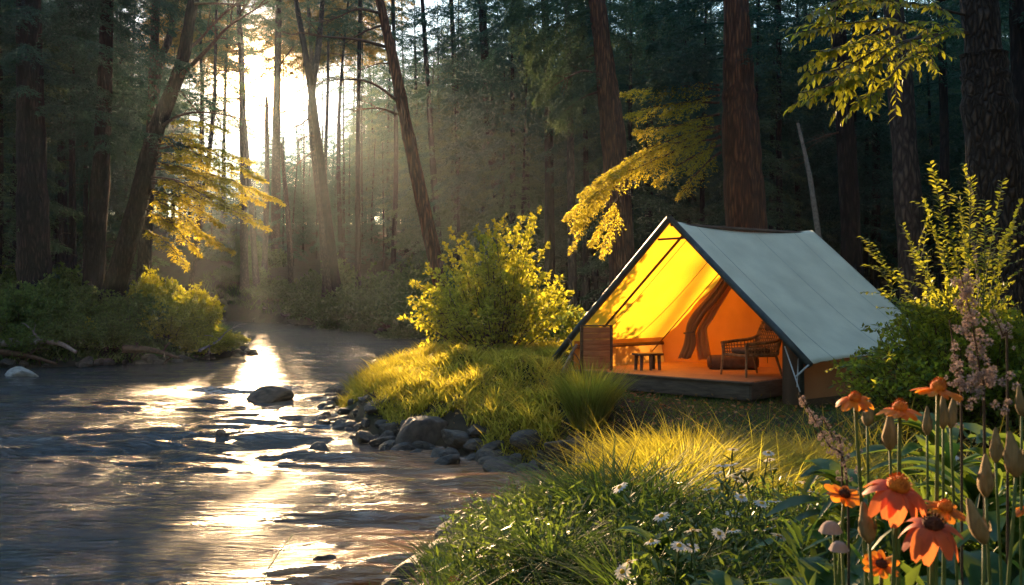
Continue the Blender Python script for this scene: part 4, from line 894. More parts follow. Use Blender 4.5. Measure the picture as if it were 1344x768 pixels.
# ------------------------------------------------------------------ rocks
def rock_mesh(seed, mat='rock'):
    import bmesh
    rs = np.random.RandomState(seed); bm = bmesh.new(); bmesh.ops.create_icosphere(bm, subdivisions=4, radius=1)
    co = np.array([v.co[:] for v in bm.verts]); d = np.ones(len(co))
    for k in range(11):
        nv = nrm(rs.randn(3)); c = .48+.34*rs.rand(); dp = co@nv; co = co-np.maximum(dp-c, 0)[:, None]*nv*.85
    for f, a in ((1.7, .10), (4, .05), (9, .02)):
        o_ = rs.rand(3)*10; co = co*(1+a*(np.sin(co[:, 0]*f+o_[0])*np.sin(co[:, 1]*f+o_[1])+np.sin(co[:, 2]*f+o_[2])*np.sin(co[:, 0]*f*1.3)))[:, None]
    for v, c in zip(bm.verts, co): v.co = c
    me = bpy.data.meshes.new('rock'); bm.to_mesh(me); bm.free()
    for p in me.polygons: p.use_smooth = True
    me.materials.append(M[mat]); return me
RM = [rock_mesh(s) for s in range(7)]
RP = rock_mesh(20, 'rock_pale')
def rock(x, y, z, sx, sy, sz, label, group=None, me=None, rz=None, name='river_rock'):
    o = bpy.data.objects.new(name, me or RM[rng.randint(7)]); COL.objects.link(o); o.location = (x, y, z); o.scale = (sx, sy, sz)
    o.rotation_euler = (rng.randn()*.1, rng.randn()*.1, rng.rand()*6.28 if rz is None else rz); return tag(o, label, 'rock', group)
def prock(px, py, wpx, hpx, label, group=None, me=None, rz=0.):
    Yd = CAMZ*F/(py-384); w = wpx/F*Yd/2; h = hpx/F*Yd; return rock(PX(px, Yd), Yd+w*.4, h*.15, w, w*.8, h*.9, label, group, me, rz)
prock(343, 527, 68, 18, 'big rounded boulder standing in midstream under the sun glare', me=RM[2])
prock(293, 576, 25, 15.3, 'rounded small rock in the water left of the sun glitter', me=RM[1])
prock(261, 576, 16, 10.2, 'tiny dark rock touching the rounded one in the water left of the glitter', me=RM[3])
prock(421, 594, 32, 13.6, 'flat dark rock in the water right of the sun glitter', me=RM[4])
prock(424, 744, 38, 17.0, 'lone flat dark rock in the near water at the bottom', me=RM[5])
prock(395, 595, 20, 3, 'barely awash stone just left of the flat dark rock', me=RM[0])
prock(22, 494, 50, 12, 'pale flat stone at the waterline of the left bank', me=RP)
for (px, py, w, h, lab) in [(552, 588, 72, 44, 'largest angular rock below the golden mounds'), (478, 578, 34, 14, 'flat rock at the outer end of the stones'), (428, 550, 22, 9, 'outermost small rock off the stony point'), (450, 562, 30, 11, 'low rock beside the outermost small rock'), (480, 548, 26, 20, 'upright rock at the head of the stony point'), (505, 560, 40, 17, 'wide low rock in the middle of the stony point'),
        (462, 545, 20, 9, 'small stone near the head of the stony point'), (512, 580, 30, 12, 'flat dark stone left of the largest angular rock'), (585, 600, 26, 8, 'half sunk stone right of the largest angular rock'), (605, 594, 34, 13, 'flat stone under the right golden mound'), (640, 600, 30, 9, 'low stone in the shaded bank edge'), (688, 602, 46, 30, 'rounded grey rock under the tall grass tuft'),
        (716, 606, 62, 32, 'broad grey rock right below the tall grass tuft'), (676, 612, 24, 18, 'small grey stone left of the broad grey rock'), (703, 618, 28, 14, 'pale stone at the water before the broad grey rock'), (752, 606, 40, 22, 'dark rock in the shaded corner of the cove'), (790, 612, 36, 22, 'grey rock at the right end of the cove'), (740, 640, 22, 10, 'small stone at the inner cove waterline'),
        (570, 584, 30, 18, 'small rock leaning on the largest angular rock'), (530, 566, 26, 13, 'stone between the wide rock and the angular rock'), (655, 588, 30, 18, 'dark stone under the shaded bank'), (495, 535, 26, 20, 'dark rock tucked under the leftmost golden mound'), (440, 538, 14, 5, 'tiny stone in the foam off the stony point')]:
    prock(px, py, w, h, lab, 'rocks along the near bank edge', rz=None)
for (px, py, w, h, lab) in [(560, 770, 110, 52, 'big dark rock among the grass at the bottom of the bank'), (628, 738, 64, 34, 'dark wet rock between near water and grass'), (600, 752, 50, 24, 'low wet rock beside the big dark rock'), (520, 775, 60, 22, 'wet rock where the near bank meets the water')]:
    prock(px, py, w, h*.7, lab, 'dark rocks of the near bank', rz=None)
rs = np.random.RandomState(55)
for k in range(16):
    t = k/15; x = -.75+.95*t+rs.randn()*.05; y = 6.6+2.4*t**1.1+rs.randn()*.08; w = .10+.13*rs.rand()
    rock(x+.06, y, max(gzs(x, y), 0)+w*.12, w*1.25, w, w*.62, 'dark wet rock among many edging the near bank below the grass', 'wet rocks edging the near bank')
gl_ = ['small stone among many along the golden bank edge', 'small pebble sized stone on the left bank waterline', 'small stone on the far waterline']
rs = np.random.RandomState(77)
def edge_pts(i0, i1, n, rs, jit=.3):
    out = []
    for _ in range(n):
        i = rs.randint(i0, i1); t = rs.rand(); a, b = RIV[i], RIV[i+1]; p = a+(b-a)*t+rs.randn(2)*jit; out.append(p)
    return out
for p in edge_pts(23, 33, 200, rs, .25):
    s = .05+.13*rs.rand()**2; rock(p[0], p[1], max(gzs(*p), -.03)+s*.2, s*1.2, s, s*.7, gl_[0], 'small stones of the near bank edge')
for p in edge_pts(23, 33, 46, rs, .18):
    s = .12+.14*rs.rand(); rock(p[0], p[1], max(gzs(*p), -.03)+s*.1, s*1.3, s, s*.65, 'fist to head sized dark wet stone in the line of stones along the golden bank', 'medium stones of the near bank edge')
for p in edge_pts(3, 9, 50, rs, .2):
    s = .10+.2*rs.rand()**2; rock(p[0], p[1], max(gzs(*p), -.03)+s*.2, s*1.2, s, s*.7, gl_[1], 'small stones of the left bank')
for p in edge_pts(15, 21, 50, rs, .3):
    s = .14+.25*rs.rand()**2; rock(p[0], p[1], max(gzs(*p), -.03)+s*.2, s*1.2, s, s*.7, gl_[2], 'small stones of the far bank')
# driftwood on left bank
def wood_log(pts, r, label, name='driftwood', mat='twig', seed=0):
    rs = np.random.RandomState(seed); pts = [np.array(p) for p in pts]; loc = pts[0].copy(); m_ = MB(); sp = spline([p-loc for p in pts], 20); m_.tube(sp, np.linspace(r, r*.35, 20), 8, rough=.15)
    for j in range(5): i = rs.randint(4, 18); e = sp[i]+rs.randn(3)*np.array([.6, .3, .35]); twiggy(m_, sp[i], e, r*.3, .1, 2, rs, 1)
    o = m_.build(name, M[mat], None, smooth=True); o.location = loc; return tag(o, label, 'driftwood', 'driftwood on the left bank')
wood_log([P(-15, 452, 28.3), P(35, 448, 28.2), P(75, 450, 28.4), P(100, 462, 28.2)], .14, 'long bent branch lying at the lower left bank', seed=1, mat='snag')
wood_log([P(0, 462, 28), P(40, 468, 28.0), P(75, 478, 27.8)], .10, 'forked root reaching down to the left waterline', seed=2)
wood_log([P(160, 458, 28.9), P(200, 460, 29.2), P(235, 470, 29)], .13, 'dark log below the golden bush on the left bank', seed=3)
wood_log([P(190, 412, 31.0), P(165, 420, 30.5), P(140, 424, 30.2)], .12, 'dark log near the foot of the leaning tree', seed=4)
wood_log([P(262, 460, 30.5), P(285, 448, 31.2), P(296, 436, 31.5)], .05, 'pale thin stick in front of the golden point', seed=5, mat='snag')
wood_log([P(735, 500, 15.6), P(748, 470, 15.4), P(757, 452, 15.3)], .05, 'pale grey stick leaning beside the tent left corner', seed=6, mat='snag')['group'] = 'sticks by the tent'

# ------------------------------------------------------------------ grass
def scatter(n, x0, x1, y0, y1, f=None, rs=rng, dmin=.15):
    x = x0+(x1-x0)*rs.rand(n); y = y0+(y1-y0)*rs.rand(n); ok = sdist(x, y) > dmin
    if f is not None: ok &= f(x, y)
    x, y = x[ok], y[ok]; return np.stack([x, y, gz(x, y)-.01], 1)
def px_of(x, y): return 672+x/y*F
rs = np.random.RandomState(90)
# golden ground cover on the little headland
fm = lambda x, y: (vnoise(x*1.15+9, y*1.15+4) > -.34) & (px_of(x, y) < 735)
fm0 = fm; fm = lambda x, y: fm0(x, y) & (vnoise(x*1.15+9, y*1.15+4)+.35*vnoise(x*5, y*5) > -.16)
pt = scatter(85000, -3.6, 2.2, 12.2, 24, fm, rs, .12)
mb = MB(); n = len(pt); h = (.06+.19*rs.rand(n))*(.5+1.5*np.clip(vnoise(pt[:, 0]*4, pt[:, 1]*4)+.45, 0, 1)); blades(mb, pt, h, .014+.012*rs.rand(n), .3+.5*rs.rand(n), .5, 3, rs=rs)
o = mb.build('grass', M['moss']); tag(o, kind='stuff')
pt = scatter(36000, -3.6, 2.0, 12.2, 22, fm, rs, .05); n = len(pt); mb = MB(); q = pt+np.array([0, 0, .04])+rs.rand(n, 1)*np.array([0, 0, .12])
leaves(mb, q, rs.randn(n, 3)+np.array([0, 0, .5]), .035+.035*rs.rand(n), .03, rs=rs); o = mb.build('ground_cover', M['moss']); tag(o, kind='stuff')
# shaded lawn before the tent and general ground grass
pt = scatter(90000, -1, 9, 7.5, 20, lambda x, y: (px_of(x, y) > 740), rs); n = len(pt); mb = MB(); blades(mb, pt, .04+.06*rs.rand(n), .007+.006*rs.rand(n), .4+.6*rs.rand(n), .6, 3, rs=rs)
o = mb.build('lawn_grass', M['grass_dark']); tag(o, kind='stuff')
# left bank cover
pt = scatter(60000, -20, -8, 26, 40, None, rs, .1); n = len(pt); mb = MB(); blades(mb, pt, .12+.25*rs.rand(n), .02+.02*rs.rand(n), .4+.6*rs.rand(n), .6, 3, rs=rs)
o = mb.build('bank_grass', M['grass_dark']); tag(o, kind='stuff')
pt = scatter(50000, -30, 4, 26, 80, lambda x, y: x > -6-(y-20)/3, rs, .1); n = len(pt); mb = MB(); blades(mb, pt, .2+.35*rs.rand(n), .04+.03*rs.rand(n), .4+.6*rs.rand(n), .6, 3, rs=rs)
o = mb.build('far_grass', M['grass_dark']); tag(o, kind='stuff')

def tuft(seed, n, rad, H, w, mat, spread=.55, bend=.55, name='grass_tuft', seg=6, extra=None):
    rs = np.random.RandomState(seed); a = rs.rand(n)*6.28; r = rad*rs.rand(n)**.7; d = np.stack([np.cos(a), np.sin(a), 0*a], 1)
    pt = d*r[:, None]*.5; pt[:, 2] = -.03
    a2 = a+rs.randn(n)*.5; dv = np.stack([np.cos(a2), np.sin(a2), 0*a2], 1); mb = MB()
    blades(mb, pt, H*(.55+.5*rs.rand(n)), w*(.7+.6*rs.rand(n)), spread*(r/rad)**1.0*(.4+.8*rs.rand(n)), bend, seg, dv, rs)
    o = mb.build(name, M[mat]); return tag(o, 'tuft', 'grass tuft')
tt = tuft(1, 1900, .8, .98, .022, 'grass_tuft', .95, .8)
x, y = PX(772, 12.35), 12.35; place(tt, False, (x, y, gzs(x, y)), 0, (.5, .5, 1.12), 'tall fountain shaped grass tuft in front of the slatted screen')
# golden grass mound in the middle foreground
gt = tuft(2, 1700, .55, .54, .013, 'grass_gold', .85, .6)
for i, (px, yy, s, sz, lab) in enumerate([(868, 6.3, 1.0, .95, 'leftmost golden tuft of the sunlit grass mound'), (905, 6.8, 1.1, 1.05, 'tallest golden tuft of the sunlit grass mound'), (960, 6.9, 1.15, .95, 'golden tuft in the middle of the sunlit grass mound'), (1015, 6.8, 1.1, .9, 'golden tuft right of the middle of the sunlit mound'), (1065, 6.8, 1.1, .85, 'golden tuft toward the right end of the sunlit mound'), (1110, 6.6, 1.0, .8, 'rightmost golden tuft of the sunlit grass mound'), (885, 5.8, 1.0, .8, 'lower left golden tuft above the white flowers'), (945, 6.0, 1.1, .75, 'golden tuft just above the white flowers'), (1030, 6.0, 1.1, .7, 'lower right golden tuft above the grey seed spike')]):
    x = PX(px, yy); place(gt, i > 0, (x, yy, gzs(x, yy)), rng.rand()*6, (s, s, sz), lab, 'golden grass tufts of the sunlit mound')
# wild thin bents
mb = MB()
pt = scatter(700, .4, 3.4, 5.8, 8.8, None, rs); blades(mb, pt, .45+.35*rs.rand(len(pt)), .006, .2+.3*rs.rand(len(pt)), .8, 6, rs=rs); o = mb.build('tall_grass', M['grass_gold']); tag(o, kind='stuff')
# foreground greenery
pt = scatter(10000, -1.6, 3.2, 2.6, 7.2, lambda x, y: (px_of(x, y) > 470) & (px_of(x, y) < 1500) & ((y > 3.8) | (px_of(x, y) > 1040)) & ((px_of(x, y) > 760) | (vnoise(x*3, y*3) > .08)), rs, .4); n = len(pt); mb = MB(); blades(mb, pt, (.10+.22*rs.rand(n))*(.5+.5*sstep(650, 900, px_of(pt[:, 0], pt[:, 1]))), .009+.008*rs.rand(n), .4+.6*rs.rand(n), .8, 5, rs=rs)
o = mb.build('meadow_grass', M['grass_dark']); tag(o, kind='stuff')
pt = scatter(9000, -1.0, 2.6, 1.6, 5.5, lambda x, y: (px_of(x, y) > 560) & ((y > 3.6) | (px_of(x, y) > 1040)) & (px_of(x, y) < 1500), rs, .1); n = len(pt); mb = MB(); blades(mb, pt, .10+.18*rs.rand(n), .007+.005*rs.rand(n), .4+.6*rs.rand(n), .8, 5, rs=rs)
o = mb.build('near_grass', M['grass_dark']); tag(o, kind='stuff')
ft = tuft(3, 260, .16, .50, .014, 'grass_dark', .9, .8)
for i, (px, py, yy, s, lab) in enumerate([(500, 768, 6.6, .45, 'grass tuft at the water edge in the bottom middle'), (575, 770, 5.6, .5, 'grass tuft in front of the big dark rock'), (650, 765, 5.4, .6, 'grass tuft right of the big dark rock'), (715, 740, 5.4, .75, 'grass tuft on the near bank below the amber reflection'), (760, 720, 5.4, 1.0, 'dense grass tuft below the single broad leaf'), (800, 700, 5.2, 1.15, 'dark upright grass tuft beside the single broad leaf'), (850, 720, 5.0, 1.0, 'dark grass tuft left of the white flowers'), (720, 768, 4.2, .8, 'near grass tuft in the lower middle'), (830, 768, 3.6, .8, 'near grass tuft below the dark upright tuft'), (670, 768, 4.8, .7, 'short grass tuft on the near bank slope'), (930, 768, 3.4, .7, 'near grass tuft under the white flowers'), (1020, 768, 3.2, .7, 'near grass tuft left of the drooping bell flowers')]):
    x = PX(px, yy); place(ft, i > 0, (x, yy, gzs(x, yy)), rng.rand()*6, s, lab, 'green grass tufts of the foreground')
# broad leaf rosettes among flowers
def rosette(seed, n, L, mat='leaf_fore', name='broadleaf_plant'):
    rs = np.random.RandomState(seed); a = rs.rand(n)*6.28; mb = MB(); st_ = MB(); N_ = []
    for k in range(n):
        el = .5+.9*rs.rand(); d = np.array([math.cos(a[k])*math.cos(el), math.sin(a[k])*math.cos(el), math.sin(el)]); l = L*(.5+.7*rs.rand()); s = np.array([-d[1], d[0], 0]); s = nrm(s)
        m = 7; G = np.zeros((m, 3, 3)); h0 = rs.rand()*.25
        for i in range(m):
            u = i/(m-1); c = np.array([0, 0, h0])+d*l*u+np.array([0, 0, -l*.55*u*u])+np.array([d[0], d[1], 0])*l*.3*u*u; w = l*.13*math.sin(math.pi*min(1, u*.93+.05))**.8
            for j, q in enumerate((-1, 0, 1)): G[i, j] = c+s*w*q+np.array([0, 0, w*.35*abs(q)])
        mb.grid(G)
    o = mb.build(name, M[mat], smooth=True); return tag(o, 'plant', 'plant')
rp = rosette(5, 34, .34)
for i, (px, yy, s, lab) in enumerate([(1085, 2.6, .9, 'broadleaf plant left of the orange flowers'), (1150, 2.2, .9, 'broadleaf plant under the large orange flower'), (1230, 2.3, 1., 'broadleaf plant under the rose petalled flower'), (1310, 2.4, 1.1, 'broadleaf plant at the bottom right corner'), (1190, 3.0, 1.15, 'broadleaf plant behind the large orange flower'), (1290, 3.2, 1.25, 'broadleaf plant behind the tall buds'), (1120, 3.4, 1.1, 'broadleaf plant behind the small orange flower'), (960, 3.0, .75, 'low broadleaf plant below the white flowers'), (870, 3.6, .8, 'low broadleaf plant in the lower middle grass'), (1040, 2.8, .85, 'low broadleaf plant near the drooping bell flowers'), (1240, 4.2, 1.4, 'tall broadleaf plant behind the top orange flower'), (1340, 3.6, 1.4, 'tall broadleaf plant at the right edge')]):
    x = PX(px, yy); place(rp, i > 0, (x, yy, gzs(x, yy)+(.12 if px > 1060 else 0)), rng.rand()*6, s, lab, 'broadleaf plants among the flowers')
# the single bright broad leaf by the cove
m_ = MB(); lp = P(790, 640, 5.6); g0 = gzs(lp[0], 5.6); m_.tube(spline([(0, 0, 0), (-.03, 0, .3), (-.01, 0, lp[2]-g0-.08)], 8), .006, 6); 
leaves(m_, np.array([[-.01, 0, lp[2]-g0-.08], [-.02, 0, .3], [-.03, 0, .25]]), np.array([[.25, -.1, 1], [-1, -.2, .5], [1, 0, .3]]), np.array([.17, .14, .12]), np.array([.085, .05, .05]), N=np.array([[-.9, -1.2, .3], [0, -1, 1], [0, -1, 1]]), kind='leaf')
o = m_.build('broadleaf_sprout', M['leaf_broad'], smooth=True); o.location = (lp[0], 5.6, g0); tag(o, 'single upright bright leaf on a stalk beside the cove', 'sprout')

# ------------------------------------------------------------------ flowers
def flower_head(par, rad, mat, npet, droop, cone_m, tilt=(0, 0), cone_h=1.0, seed=0, at=(0, 0, 0)):
    rs = np.random.RandomState(seed); at = np.array(at, float); mb = MB()
    Rm = np.array(Vector((0, 0, 1)).rotation_difference(Vector((tilt[0], tilt[1], 1)).normalized()).to_matrix())
    for k in range(npet):
        a = k/npet*6.28+rs.randn()*.10; d = np.array([math.cos(a), math.sin(a), 0]); s = np.array([-d[1], d[0], 0]); l = rad*(.82+.28*rs.rand()); dr = droop*(.6+.75*rs.rand()); a2_ = rs.randn()*.18; wz_ = .85+.3*rs.rand(); G = np.zeros((9, 5, 3))
        for i in range(9):
            u = i/8; w = rad*.235*(math.sin(math.pi*(.12+.80*u))**.7)*(1 if u < .93 else .72); c = d*(rad*.16+l*.86*(u-.18*dr*u*u))+np.array([0, 0, rad*(.10*u-dr*.75*u*u)])
            for j in range(5): q = (j-2)/2; G[i, j] = c+s*w*wz_*(q+a2_*u*u)+np.array([0, 0, 1])*w*(-.30*q*q+.10*math.cos(q*6.3)+a2_*q*1.6*u)
        mb.grid((G@Rm.T)+at)
    mb.build('petals', mat, par, smooth=True)
    cb = MB(); th = np.linspace(0, 1, 9); Gc = []
    for u in th: r_ = rad*.30*math.sin(math.pi*(.28+.72*u) if u > 0 else math.pi*.28)**.8 if u < 1 else 0; Gc.append([(r_*math.cos(b), r_*math.sin(b), rad*(-.03+.36*cone_h*u**.9)) for b in np.linspace(0, 2*np.pi, 19)])
    cb.grid(np.array(Gc)@Rm.T+at)
    # little florets
    k = 90; i = np.arange(k); u = (i+.5)/k; ph = i*2.39996; r_ = rad*.29*np.sqrt(u); zz = rad*(.34*cone_h*(1-u*.75))
    q = np.stack([r_*np.cos(ph), r_*np.sin(ph), zz], 1); D = q*np.array([1, 1, .4])+np.array([0, 0, rad*.25]); leaves(cb, q@Rm.T+at, D@Rm.T, rad*.12, rad*.045, rs=rs)
    cb.build('cone', M[cone_m], par, smooth=False)
def flower(px, py, Yd, wpx, mat, label, droop=.5, npet=11, cone='cone', tilt=(0, -.15), bend=(0, 0), seed=0, ch=1., leavesn=3):
    p = P(px, py, Yd); g = gzs(p[0]+bend[0], p[1]); o = empty('coneflower', (p[0]+bend[0], p[1], g), label, 'flower', 'orange coneflowers in the foreground')
    rad = wpx/F*Yd/2*1.08; h = p[2]-g; top = np.array([-bend[0], 0, h]); sp = spline([(0, 0, -.05), (-bend[0]*.3, .01, h*.5), top+np.array([0, 0, -rad*.05])], 14)
    m_ = MB(); m_.tube(sp, np.linspace(.0042, .0032, 14)*1.1, 7); stm = m_.build('stem', M['stem'], o, smooth=True)
    flower_head(o, rad, M[mat], npet, droop, cone, tilt, ch, seed, top)
    rs = np.random.RandomState(seed); lf = MB()
    for k in range(leavesn): z = h*(.25+.4*rs.rand()); i = int(z/h*13); a = rs.rand()*6.28; leaves(lf, sp[i][None], np.array([[math.cos(a), math.sin(a), .7]]), .12, .03, kind='leaf', rs=rs)
    lf.build('leaves', M['leaf_fore'], stm, smooth=True); return o
flower(1122, 524, 1.9, 50, 'petal', 'leftmost of the three upper orange flowers', .55, 11, tilt=(-.15, -.35), bend=(.05, 0), seed=1)
flower(1181, 538, 1.8, 58, 'petal', 'middle and lowest of the three upper orange flowers', .45, 12, tilt=(0, -.05), seed=2, ch=1.2)
flower(1231, 512, 1.75, 62, 'petal', 'topmost orange flower above a pair of buds', .45, 12, tilt=(.12, -.05), seed=3, ch=1.3)
flower(1178, 640, 1.55, 92, 'petal_rose', 'largest flower with rose orange drooping petals', 1.0, 11, 'cone', tilt=(.1, -.45), seed=4, bend=(-.02, 0))
flower(1240, 668, 1.72, 60, 'petal', 'orange flower half hidden behind the rose petalled flower', .3, 11, 'cone', tilt=(.1, -.3), seed=5)
flower(1224, 690, 1.42, 84, 'petal_rose', 'rose red drooping flower below the largest flower', 1.1, 10, 'cone_dark', tilt=(0, -.35), seed=6, ch=.9)
flower(1108, 650, 1.95, 48, 'petal', 'small orange flower left of the largest flower', .1, 10, 'cone_dark', tilt=(.15, -.5), seed=7, bend=(-.03, 0))
flower(1157, 741, 1.7, 48, 'petal', 'small orange flower at the bottom edge', .1, 11, 'cone_dark', tilt=(-.1, -.6), seed=8, ch=.6)
flower(1352, 668, 2.0, 40, 'petal', 'orange flower cut by the right frame edge', .5, 9, 'cone', seed=9)
def bud(px, py, Yd, wpx, hpx, label, lean=0., seed=0, tip=False):
    p = P(px, py, Yd); g = gzs(p[0], p[1]); o = empty('flower_bud', (p[0], p[1], g), label, 'flower bud', 'brown pointed buds among the orange flowers')
    rs = np.random.RandomState(seed); w = wpx/F*Yd/2; hh = hpx/F*Yd; z1 = p[2]+hh/2; z0 = p[2]-hh/2-g; top = z1-g
    u = np.linspace(0, 1, 12); r = w*np.array([.28, .62, .88, 1, .98, .9, .8, .68, .56, .46, .36, .16])
    m_ = MB(); pts = np.stack([lean*hh*(u-.5), 0*u, z0+(top-z0)*u], 1); k = 12; a = np.arange(k)/k*2*np.pi; rr = r[:, None]*(1+.09*np.cos(a*5+rs.rand()*6)[None]+.03*rs.randn(12, k))
    V = pts[:, None]+np.stack([np.cos(a)*rr, np.sin(a)*rr, 0*rr], -1); m_.grid(np.concatenate([V, V[:, :1]], 1))
    # overlapping bracts
    n = 16; aa = rs.rand(n)*6.28; zz = rs.rand(n)*.5; q = np.stack([lean*hh*(zz-.5)+np.cos(aa)*w*.85, np.sin(aa)*w*.85, z0+(top-z0)*(zz*.7+.05)], 1)
    leaves(m_, q, np.stack([np.cos(aa)*.12, np.sin(aa)*.12, 1+0*aa], 1), hh*.30, w*.7, N=np.stack([np.cos(aa), np.sin(aa), 0*aa], 1), rs=rs)
    m_.build('bud', M['bud'], o, smooth=True)
    s_ = MB(); s_.tube(spline([(rs.randn()*.02, 0, -.05), (rs.randn()*.012-lean*.02, 0, z0*.5), (-lean*hh*.5, 0, z0+.003)], 12), np.linspace(.0038, .003, 12)*(.8+w*12), 8); stm = s_.build('stem', M['stem'], o, smooth=True)
    lf = MB(); a = rs.rand(4)*6.28; leaves(lf, np.stack([0*a, 0*a, z0*(.4+.35*rs.rand(4))], 1), np.stack([np.cos(a), np.sin(a), 1+0*a], 1), .11, .026, kind='leaf', rs=rs); lf.build('leaves', M['leaf_fore'], stm, smooth=True)
for i, b in enumerate([(1140, 542, 2.15, 15, 34, 'bud just below the leftmost upper orange flower', .1), (1168, 566, 1.9, 20, 50, 'plump bud below the middle upper orange flower', 0), (1217, 552, 2.1, 13, 38, 'slim bud between the middle and topmost orange flowers', 0), (1238, 540, 1.9, 14, 46, 'left bud of the pair under the topmost flower', 0), (1250, 541, 1.95, 14, 42, 'right bud of the pair under the topmost flower', .1),
        (1294, 624, 1.75, 20, 56, 'large bud under the dried pink spike', 0), (1307, 584, 2.0, 16, 46, 'slim bud between two large buds right of the spike', 0), (1329, 596, 1.6, 24, 60, 'largest bud near the right edge', -.15), (1339, 526, 2.0, 13, 40, 'highest bud at the right edge', -.1), (1137, 686, 1.6, 22, 54, 'bud left of the rose flowers', -.15), (1281, 684, 1.5, 24, 60, 'bud right of the rose flowers leaning left', -.35)]):
    bud(*b[:6], lean=b[6], seed=200+i)
# fluffy dried spikes
def spike(path, Yd, wpx, label, nb=60, seed=0, balls=9):
    rs = np.random.RandomState(seed); pts = [P(a, b, Yd+c) for a, b, c in path]; g = gzs(pts[0][0], pts[0][1]); loc = np.array([pts[0][0], pts[0][1], g]); o = empty('seed_spike', loc, label, 'dried plant', 'dried seed spikes')
    sp = spline([np.array([pts[0][0], pts[0][1], g-.03])]+pts, 40)-loc; s_ = MB(); s_.tube(sp, np.linspace(.004, .0015, 40), 6); s_.build('stem', M['twig'], o, smooth=True)
    f = MB(); i0 = int(np.argmin(np.linalg.norm(sp-(pts[0]-loc), axis=1))); w = wpx/F*Yd
    for k in range(nb):
        u = rs.rand(); t = i0+u*(38-i0); i = int(t); c = sp[i]+(sp[i+1]-sp[i])*(t-i); off = rs.randn(3)*w*.34*(1.05-.75*u)*np.array([1, 1, .4])
        s_pt = c+off; m = 26; D = rs.randn(m, 3); leaves(f, s_pt+nrm(D)*w*.05, D, w*.11*(1.1-.4*u), w*.07, rs=rs)
    f.build('flowers', M['plume'], o)
spike([(1292, 560, 0), (1286, 490, 0), (1275, 420, 0), (1259, 352, 0)], 2.3, 44, 'tall dried pinkish flower spike in front of the right shrub', 110, 1)
spike([(1262, 560, 0), (1258, 500, 0), (1246, 420, 0)], 2.35, 26, 'second shorter dried spike beside the tall pinkish one', 46, 2)
spike([(1112, 640, 0), (1085, 580, 0), (1048, 515, 0)], 2.6, 24, 'leaning dried grey spike pointing toward the tent', 80, 3)
spike([(1105, 612, 0), (1093, 575, 0), (1078, 545, 0)], 2.7, 16, 'short dried spike crossing beside the leaning grey one', 36, 4)
spike([(1322, 480, 0), (1316, 440, 0), (1300, 405, 0)], 2.5, 20, 'thin dried spike right of the tall pinkish one', 30, 5)
# drooping bell flowers
def bell(px, py, Yd, wpx, label, seed):
    p = P(px, py, Yd); g = gzs(p[0], p[1]); o = empty('bell_flower', (p[0], p[1], g), label, 'flower', 'pale drooping bell flowers'); r = wpx/F*Yd/2; h = p[2]-g
    s_ = MB(); s_.tube(spline([(.03, 0, 0), (.02, 0, h*.6), (.005, 0, h+r*.6)], 10), .003, 6); s_.build('stem', M['stem'], o, smooth=True)
    G = np.array([[(r*f*math.cos(b)*(1+.10*math.cos(b*5)*(f > .8)), r*f*math.sin(b), h+r*z) for b in np.linspace(0, 2*np.pi, 21)] for f, z in ((.05, .62), (.45, .55), (.75, .3), (.9, 0), (1.05, -.35), (1.15, -.5))]); m_ = MB(); m_.grid(G); m_.build('petals', M['plume'], o, smooth=True)
bell(1090, 692, 1.9, 26, 'upper pale bell flower left of the bud', 1); bell(1101, 717, 1.85, 22, 'lower pale bell flower left of the bud', 2)
# white daisies
def daisy():
    o = empty('white_daisy', (0, 0, 0), 'daisy', 'flower'); s_ = MB(); s_.tube(spline([(0, 0, -.1), (.01, 0, .2), (0, 0, .40)], 10), .0025, 5)
    rs = np.random.RandomState(4)
    a = rs.rand(14)*6.28; leaves(s_, np.stack([0*a, 0*a, .05+.3*rs.rand(14)], 1), np.stack([np.cos(a), np.sin(a), .8+0*a], 1), .06, .014, kind='leaf', rs=rs); s_.build('stem', M['stem'], o)
    mb = MB()
    n = 14; a = np.arange(n)/n*6.28; leaves(mb, np.stack([.005*np.cos(a), .005*np.sin(a), .40+0*a], 1), np.stack([np.cos(a), np.sin(a), .05-.25*rs.rand(n)], 1), .022, .010, N=np.tile([0, 0, 1.], (n, 1)), kind='leaf', rs=rs); mb.build('petals', M['white_petal'], o, smooth=True)
    c = MB(); c.tube([(0, 0, .398), (0, 0, .405), (0, 0, .409)], [.008, .007, .002], 8); c.build('centre', M['yellow'], o, smooth=True); return o
da = daisy(); rs = np.random.RandomState(66)
DP = [(893, 648), (880, 668), (915, 660), (908, 688), (895, 710), (938, 632), (955, 640), (960, 610), (990, 608), (1003, 612), (972, 618), (958, 588), (1025, 640), (1040, 632), (1050, 645), (1015, 650), (1030, 600), (1060, 602), (920, 612), (885, 612), (930, 700), (965, 690), (900, 730), (1048, 668), (1018, 660), (945, 660), (975, 650), (868, 690), (1205, 590), (1262, 590), (1270, 560), (1195, 600), (985, 700), (1062, 690), (1000, 585), (940, 725)]
for i, (px, py) in enumerate(DP):
    yy = 3.6+rs.rand()*.9+(640-py)*.012; p = P(px, py, yy); g = gzs(p[0], yy)
    o = place(da, i > 0, (p[0], yy, p[2]-.40), rs.rand()*6, 1, 'small white daisy in the flower meadow left of the orange flowers', 'small white daisies in the meadow'); o.rotation_euler[0] = rs.randn()*.3+.2; o.rotation_euler[1] = rs.randn()*.3
    s = 1.0+.5*rs.rand(); o.scale = (s, s, 1)
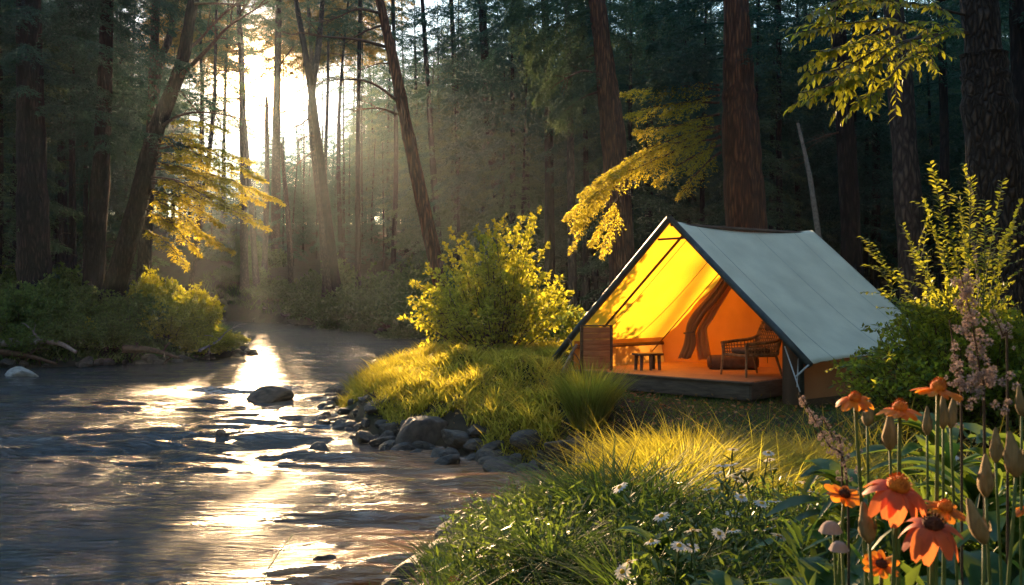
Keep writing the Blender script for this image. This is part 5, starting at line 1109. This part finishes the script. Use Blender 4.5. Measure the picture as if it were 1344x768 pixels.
# thin green meadow herbs filling the flower area
hb = MB(); wd = MB(); rs = np.random.RandomState(91)
pt = np.concatenate([scatter(2600, .2, 2.6, 2.6, 4.9, lambda x, y: (px_of(x, y) > 850), rs, .3), scatter(2200, -.6, 1.2, 4.0, 7.2, lambda x, y: (px_of(x, y) > 600) & (px_of(x, y) < 880), rs, .35)])
for p in pt:
    h = .10+.22*rs.rand(); q = p+np.array([rs.randn()*.06, rs.randn()*.06, h]); m = 12; u = np.linspace(.15, 1, m)[:, None]; C = p+(q-p)*u
    leaves(hb, C, rs.randn(m, 3)*np.array([1, 1, .3])+np.array([0, 0, .5]), .035+.03*rs.rand(m), .012, rs=rs)
    wd.tube([p, q], .0018, 3, cap=False)
hb.build('meadow_herbs', M['leaf_fore'])['kind'] = 'stuff'; wd.build('herb_stalks', M['stem'])['kind'] = 'stuff'
lf = MB(); n = 2600; px = 1040+330*rs.rand(n); yy = 1.55+2.2*rs.rand(n); x = PX(px, yy); z = gz(x, yy)+.02+.42*rs.rand(n)**1.3; a = rs.rand(n)*6.28
leaves(lf, np.stack([x, yy, z], 1), np.stack([np.cos(a), np.sin(a), .4+1.2*rs.rand(n)], 1), .07+.11*rs.rand(n), .014+.018*rs.rand(n), N=np.stack([-np.cos(a)*.8, -np.sin(a)*.8, 1+0*a], 1)+.3*rs.randn(n, 3), kind='leaf', rs=rs)
lf.build('flower_bed_leaves', M['leaf_fore'], smooth=True)['kind'] = 'stuff'
pt = np.concatenate([scatter(1500, -1, 7, 8, 14, lambda x, y: px_of(x, y) > 740, rs), scatter(900, -3.6, 2, 12, 19, None, rs, .1), scatter(500, -1, 2.5, 4, 8, None, rs, .1)]); n = len(pt); lt = MB()
leaves(lt, pt+np.array([0, 0, .05])+rs.rand(n, 1)*np.array([0, 0, .05]), rs.randn(n, 3)*np.array([1, 1, .35]), .04+.04*rs.rand(n), .025+.02*rs.rand(n), kind='leaf', rs=rs)
M['litter'] = leaf_mat('litter', (.10, .045, .02), (.30, .17, .06), (.4, .2, .06), .25); lt.build('fallen_leaves', M['litter'])['kind'] = 'stuff'
# two long bents against the water
for i, (q, lab) in enumerate([([P(345, 775, 5.2), P(360, 735, 5.2), P(384, 702, 5.2)], 'long thin grass stalk against the water in the lower left'), ([P(715, 700, 6), P(716, 640, 6), P(690, 575, 6)], 'tall single grass blade before the shaded rocks')]):
    loc = q[0].copy(); loc[2] = min(loc[2], gzs(loc[0], loc[1])); m_ = MB(); m_.tube(spline([np.zeros(3)]+[a-loc for a in q], 14), np.linspace(.004, .002, 14), 5); o = m_.build('grass_stalk', M['stem'], smooth=True); o.location = loc; tag(o, lab, 'grass stalk')
